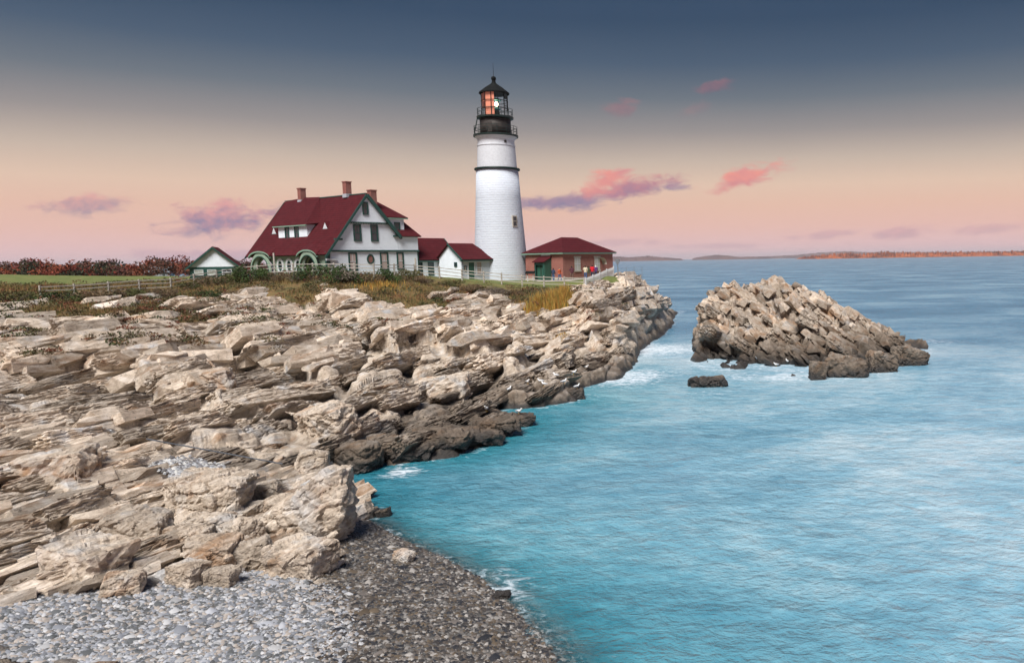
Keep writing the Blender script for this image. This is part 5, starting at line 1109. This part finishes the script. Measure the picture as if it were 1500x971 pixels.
def bush(px, py, wpx, hpx, kd, label, Yd=None, v=0):
    q = Vector(D(px, py, Yd)) if Yd else hit(px, py); z = gz(q.x, q.y, q.z); w_ = wpx * q.y / FPX; h_ = hpx * q.y / FPX
    o = empty('shrub', (q.x, q.y, z - .12), rnd.uniform(0, 6.28), label, 'shrub', 'shrubs along the cliff top')
    f = newobj('foliage', BL[kd, v], o); s_ = newobj('stem', STEM, o)
    f.scale = (w_ / 2, w_ / 2.4, h_); s_.scale = (w_ / 2, w_ / 2.4, h_)
for i, a in enumerate([(362, 411, 56, 26, 'green', 'dense dark green shrub right of the garage, by the fence post', 83), (388, 410, 36, 22, 'green', 'dark green shrub at the left porch arch', 83), (330, 413, 50, 18, 'olive', 'olive shrub in front of the garage', 82), (306, 416, 44, 18, 'brown', 'brown shrub under the garage windows', 81),
        (276, 424, 44, 14, 'olive', 'low olive shrub at the left fence post', 79), (415, 408, 40, 14, 'brown', 'low brown shrub before the three oval windows', 82.5), (438, 407, 36, 16, 'grey', 'grey twiggy shrub between the oval windows and right porch arch', 82.5), (462, 408, 54, 28, 'green', 'big green shrub below the right porch arch', 82.5),
        (490, 407, 48, 30, 'green', 'big green shrub at the house corner', 82.2), (506, 407, 38, 26, 'grey', 'grey brown twiggy shrub under the first ground floor window', 82.2), (524, 408, 40, 20, 'green', 'dark shrub under the oval gable window', 82.4), (548, 407, 42, 18, 'brown', 'brown shrub below the middle ground floor window', 82.8),
        (572, 405, 46, 22, 'green', 'bright green shrub near the right end of the house', 84), (595, 405, 36, 18, 'olive', 'olive shrub at the right corner of the house', 86), (620, 411, 40, 12, 'brown', 'low brown shrub before the link wing', 86), (655, 416, 46, 12, 'olive', 'low olive shrub below the link wing fence', 86), (690, 420, 46, 12, 'brown', 'low brown shrub below the entry building', 86),
        (725, 424, 50, 14, 'grey', 'dark grey heathy shrub below the tower', 86), (752, 426, 40, 12, 'brown', 'brown heathy shrub below the right foot of the tower', 86), (250, 438, 50, 16, 'brown', 'brown shrub on the left slope below the fence', 75), (300, 440, 44, 14, 'green', 'small green shrub on the left slope above the rocks', 75), (350, 430, 44, 14, 'brown', 'brown shrub on the slope below the garage corner', 78),
        (210, 440, 60, 18, 'olive', 'olive shrub on the far left slope', 74), (150, 446, 70, 18, 'brown', 'brown shrub near the left edge', 72), (90, 448, 70, 20, 'green', 'green shrub near the left edge of the fence', 70), (20, 452, 80, 22, 'olive', 'olive shrub at the far left edge', 68), (320, 470, 30, 10, 'green', 'small green tuft shrub among the left rocks'), (400, 466, 40, 10, 'brown', 'low russet shrub in the rocks below the house')]):
    bush(*a[:5], a[5], a[6] if len(a) > 6 else None, i % 2)
kk_ = np.where(inview & (Y < 90) & (Z2 > 4.4) & (PM < .1) & (((GM > .05) & (GM < .995)) | ((GM > .9) & (RNG.random(len(X)) < .18))))[0]
kk_ = RNG.choice(kk_, 950); sc_c = [(X2[i], Y2[i], Z2[i] + RNG.uniform(.05, .3)) for i in kk_]; sc_r = [(RNG.uniform(.4, 1.1), RNG.uniform(.4, .9), RNG.uniform(.15, .42)) for i in kk_]
bpy.context.view_layer.update(); DG = bpy.context.evaluated_depsgraph_get()
ks_ = np.where(inview & (Y < 90) & (Z2 > 3.4) & (GM < .6) & (PM < .1) & (fbm(X, Y, 4.5, 930) + (PX0 + FPX * X / Y < 440) * .10 > .60))[0]
for i in RNG.choice(ks_, 460):
    ok_, lc_, *_r = sc.ray_cast(DG, Vector((X2[i], Y2[i], 60)), Vector((0, 0, -1)))
    if ok_ and lc_.z < Z2[i] + 1.4: sc_c.append((lc_.x, lc_.y, lc_.z + .02)); sc_r.append((RNG.uniform(.35, .9), RNG.uniform(.35, .8), RNG.uniform(.08, .25)))
tag(newobj('scrub', leafmesh('scrub', sc_c, sc_r, 76000, .095, [(.10, .075, .04), (.14, .085, .045), (.075, .075, .03), (.05, .06, .022), (.16, .06, .035), (.12, .10, .05)], 91)), 'rusty brown and green scrub spilling over the cliff top rocks', 'scrub', kind='stuff')
def blades(name, spots, cols, seed, wd=.045, lean=.35):
    """spots: (x, y, z, height)"""
    g_ = np.random.default_rng(seed); S = np.array(spots); n = len(S); an = g_.uniform(0, 6.28, n); h_ = S[:, 3]
    le = g_.uniform(0, lean, n) * h_; la = g_.uniform(0, 6.28, n); b = np.stack([np.cos(an), np.sin(an), np.zeros(n)], 1) * wd / 2
    p = S[:, :3] - np.array([0, 0, .08]); mid = p + np.stack([np.cos(la) * le * .3, np.sin(la) * le * .3, h_ * .55], 1); tip = p + np.stack([np.cos(la) * le, np.sin(la) * le, h_], 1)
    co = np.stack([p - b, p + b, mid + b * .8, mid - b * .8, tip], 1).reshape(-1, 3); i5 = np.arange(n) * 5
    f = [t_ for t_ in np.stack([i5, i5 + 1, i5 + 2, i5 + 3], 1).tolist()] + np.stack([i5 + 3, i5 + 2, i5 + 4], 1).tolist()
    me = bpy.data.meshes.new(name); me.from_pydata(co.tolist(), [], f); c = np.array(cols)[g_.integers(0, len(cols), n)] * g_.uniform(.7, 1.3, (n, 1)); c = np.concatenate([np.repeat(c, 5, 0), np.ones((n * 5, 1))], 1)
    at = me.attributes.new('tint', 'FLOAT_COLOR', 'POINT'); at.data.foreach_set('color', c.astype(np.float32).ravel()); me.materials.append(MATS['foliage']); return newobj(name, me)
# rough grass on the cliff top
gr_ = np.random.default_rng(5); N_ = 150000
ya = np.exp(gr_.uniform(math.log(60), math.log(92), N_)); xa = ya * ((gr_.uniform(-60, 870, N_) - PX0) / FPX)
zl, sdl, pml, gml = land(xa, ya); tuft = fbm(xa, ya, 1.6, 700)
ok = (gml * (1 - pml) > .35) & (tuft + gr_.uniform(-.25, .25, N_) > .47); xa, ya, zl, tuft = xa[ok], ya[ok], zl[ok], tuft[ok]
sp_ = []
for x, y, z, t_ in zip(xa[:42000], ya[:42000], zl, tuft):
    sp_.append((x, y, gz(x, y, z), (.22 + .55 * t_ * rnd.random()) * (1.0 if y < 86 else .35)))
tag(blades('rough_grass', sp_, [(.20, .14, .055), (.28, .19, .075), (.13, .11, .04), (.085, .095, .03), (.24, .13, .055), (.16, .10, .05)], 6, .05), 'rough brown and golden grass covering the cliff top', 'grass', kind='stuff')
def reed(cx, cy, wpx, hpx, n, label, seed):
    c = hit(cx, cy); r = random.Random(seed); w_ = wpx * c.y / FPX; S = []
    for _ in range(n):
        x = c.x + r.gauss(0, .30) * w_; y = c.y + r.gauss(0, .25) * w_; S.append((x, y, gz(x, y, c.z), hpx * c.y / FPX * r.uniform(.55, 1.05)))
    o = blades('reed_clump', S, [(.42, .24, .05), (.50, .30, .07), (.30, .19, .05), (.24, .22, .06), (.36, .17, .04)], seed, .05, .3); tag(o, label, 'reeds', 'golden reed clumps below the fence')
reed(812, 447, 26, 24, 1100, 'tall golden reed clump, left of the two below the fence', 1); reed(832, 446, 26, 24, 1100, 'tall golden reed clump right below the rail fence end', 2); reed(784, 470, 22, 26, 800, 'lower golden reed clump in the gully between rocks', 3); reed(790, 452, 16, 20, 400, 'narrow golden reed clump above the lower one in the gully', 4)
for (cx, cy, w_, h_, n, lab) in ((826, 491, 26, 4, 400, 'low green grass tuft on the sloping rock'), (560, 420, 60, 9, 600, 'golden grass bank below the right corner of the house')):
    reed(cx, cy, w_, h_, n, lab, n); o_ = [q_ for q_ in COL.objects if q_.get('label') == lab][0]; o_['kind'] = 'stuff'; o_.name = 'grass_tuft'; o_['category'] = 'grass'
# autumn wood far left
TR = [[(.17, .035, .022), (.22, .06, .03)], [(.035, .04, .022), (.05, .05, .025)], [(.13, .05, .03), (.09, .045, .03)], [(.075, .032, .028), (.11, .04, .028)]]
cs, rs, co_ = [], [], []
r = random.Random(3); ms = []
for i in range(150):
    Yd = r.uniform(200, 300); px = r.uniform(-90, 392); x = (px - PX0) / FPX * Yd; h_ = r.uniform(4.0, 6.6) * (.75 + .5 * vnoise(np.array([px]), np.array([Yd * .2]), 40, 9)[0]) * Yd / 260
    zb = 6.6
    cl = [(x + r.gauss(0, 1.6), Yd + r.gauss(0, 1.6), zb + h_ * r.uniform(.3, .85)) for _ in range(6)]
    ms.append((cl, [(1.6, 1.6, h_ * .22)] * 6, TR[r.choice((0, 0, 1, 2, 2, 3))]))
allc = [c for m_ in ms for c in m_[0]]; allr = [q for m_ in ms for q in m_[1]]
g_ = np.random.default_rng(8); n = 46000; k = g_.integers(0, len(allc), n); C_ = np.array(allc); R__ = np.array(allr)
v = g_.normal(size=(n, 3)); v /= np.linalg.norm(v, axis=1, keepdims=True); p = C_[k] + v * R__[k] * (g_.uniform(.3, 1, n) ** .5)[:, None]
a = g_.normal(size=(n, 3)); a /= np.linalg.norm(a, axis=1, keepdims=True); b = np.cross(a, g_.normal(size=(n, 3))); b /= np.linalg.norm(b, axis=1, keepdims=True)
co = np.stack([p - a * .32, p + b * .2, p + a * .32, p - b * .2], 1).reshape(-1, 3); me = bpy.data.meshes.new('autumn_wood'); me.from_pydata(co.tolist(), [], np.arange(n * 4).reshape(-1, 4).tolist())
tcol = np.array([m_[2][int(g_.integers(0, 2))] for m_ in ms for _ in range(6)])[k] * g_.uniform(.6, 1.3, (n, 1)); tcol = np.concatenate([np.repeat(tcol, 4, 0), np.ones((n * 4, 1))], 1)
at = me.attributes.new('tint', 'FLOAT_COLOR', 'POINT'); at.data.foreach_set('color', tcol.astype(np.float32).ravel()); me.materials.append(MATS['foliage'])
tag(newobj('autumn_wood', me), 'distant wood in red and brown autumn leaf behind the garage', 'wood', kind='stuff')
fh = empty('far_house', (-152, 215, 6.8), rad(20), 'small grey house half hidden in the autumn wood at the left', 'house')
MB().box((-3, -2, -1), (3, 2, 2.0)).build('wall', 'lead', fh); MB().slab([(-3.3, -2.4, 1.8), (3.3, -2.4, 1.8), (3.3, 0, 3.4), (-3.3, 0, 3.4)], .12).build('roof', 'metal_grey', fh); MB().slab([(-3.3, 0, 3.4), (3.3, 0, 3.4), (3.3, 2.4, 1.8), (-3.3, 2.4, 1.8)], .12).build('roof', 'metal_grey', fh)
for x in (-1.8, 1.2): window(fh, FRONT(-2), x, x + .9, .4, 1.5, fm='trim_white')

# ------------------------------------------------------------------ gulls
pmat('gull_white', (.80, .80, .80), .7, .04); pmat('gull_grey', (.38, .40, .43), .7, .05); pmat('beak_yellow', (.6, .35, .03), .5)
gb = MB().tube([(-.30, 0, .20), (-.22, 0, .215), (-.10, 0, .225), (.04, 0, .235), (.13, 0, .27), (.17, 0, .33), (.20, 0, .385), (.25, 0, .385), (.275, 0, .375)], [.012, .045, .085, .095, .07, .045, .052, .038, .012], 10).mesh('gull', 'gull_white', True)
gw = MB().slab([(.06, .085, .27), (-.12, .085, .29), (-.34, .02, .235), (-.12, .10, .21)], .02).slab([(.06, -.085, .27), (-.12, -.10, .21), (-.34, -.02, .235), (-.12, -.085, .29)], .02).mesh('wing', 'gull_grey')
gk = MB().tube([(.265, 0, .375), (.33, 0, .362)], [.014, .004], 6).mesh('beak', 'beak_yellow'); gl2 = MB().tube([(.0, 0, -.02), (.0, 0, .17)], .012, 5).mesh('leg', 'beak_yellow')
GU = [(746, 574, 'lowest gull on the dark ledge, nearest the water edge'), (773, 563, 'gull at the left of the row on the pale ledge'), (792, 562, 'gull just right of the leftmost ledge gull'), (797, 566.5, 'gull standing slightly lower in the middle of the ledge'), (814, 553.5, 'gull on the higher ledge left of the huddled gulls'),
      (840, 549, 'topmost of the three huddled gulls'), (839, 554, 'middle of the three huddled gulls'), (838.5, 559, 'lowest of the three huddled gulls'), (826, 562.5, 'gull left of the square cut rock'), (845, 570, 'gull at the right corner of the ledge above the water'), (859, 541, 'gull alone on the rock right of the huddled gulls'),
      (760, 607, 'gull on the tip of the low spit'), (712, 603, 'gull at the foam behind the spit'), (1110, 528, 'gull on the left of the islet foot'), (1153, 532, 'gull on the right of the islet foot'), (1137, 537, 'gull at the foam line of the islet')]
bpy.context.view_layer.update(); DG = bpy.context.evaluated_depsgraph_get()
for i, (px, py, lab) in enumerate(GU):
    ok, best, nn, fi, ob, mm_ = sc.ray_cast(DG, Vector((0, 0, CAMH)), Vector(ray(px, py)).normalized())
    o = newobj('gull', gb); o.location = best + Vector((0, .05, 0)); o.scale = (.95,) * 3; o.rotation_euler = (0, 0, rnd.uniform(0, 6.28)); tag(o, lab, 'gull', 'gulls resting on the rocks')
    newobj('wing', gw, o); newobj('beak', gk, o)
    for sy in (-.04, .04): l_ = newobj('leg', gl2, o); l_.location = (0, sy, 0)

# ------------------------------------------------------------------ sea air
m = bpy.data.materials.new('sea_air'); m.use_nodes = True; t = NT(m.node_tree); t.n.clear(); mo = t.node('ShaderNodeOutputMaterial')
pv = t.node('ShaderNodeVolumePrincipled'); pv.inputs['Color'].default_value = (.86, .86, .95, 1); pv.inputs['Density'].default_value = 5e-5; pv.inputs['Anisotropy'].default_value = 0.0
t.l.new(pv.outputs[0], mo.inputs['Volume']); MATS['sea_air'] = m
tag(MB().box((-40000, -300, -12), (40000, 25600, 140)).build('haze', 'sea_air'), 'thin blue sea air over the water and far hills', 'haze', kind='stuff')
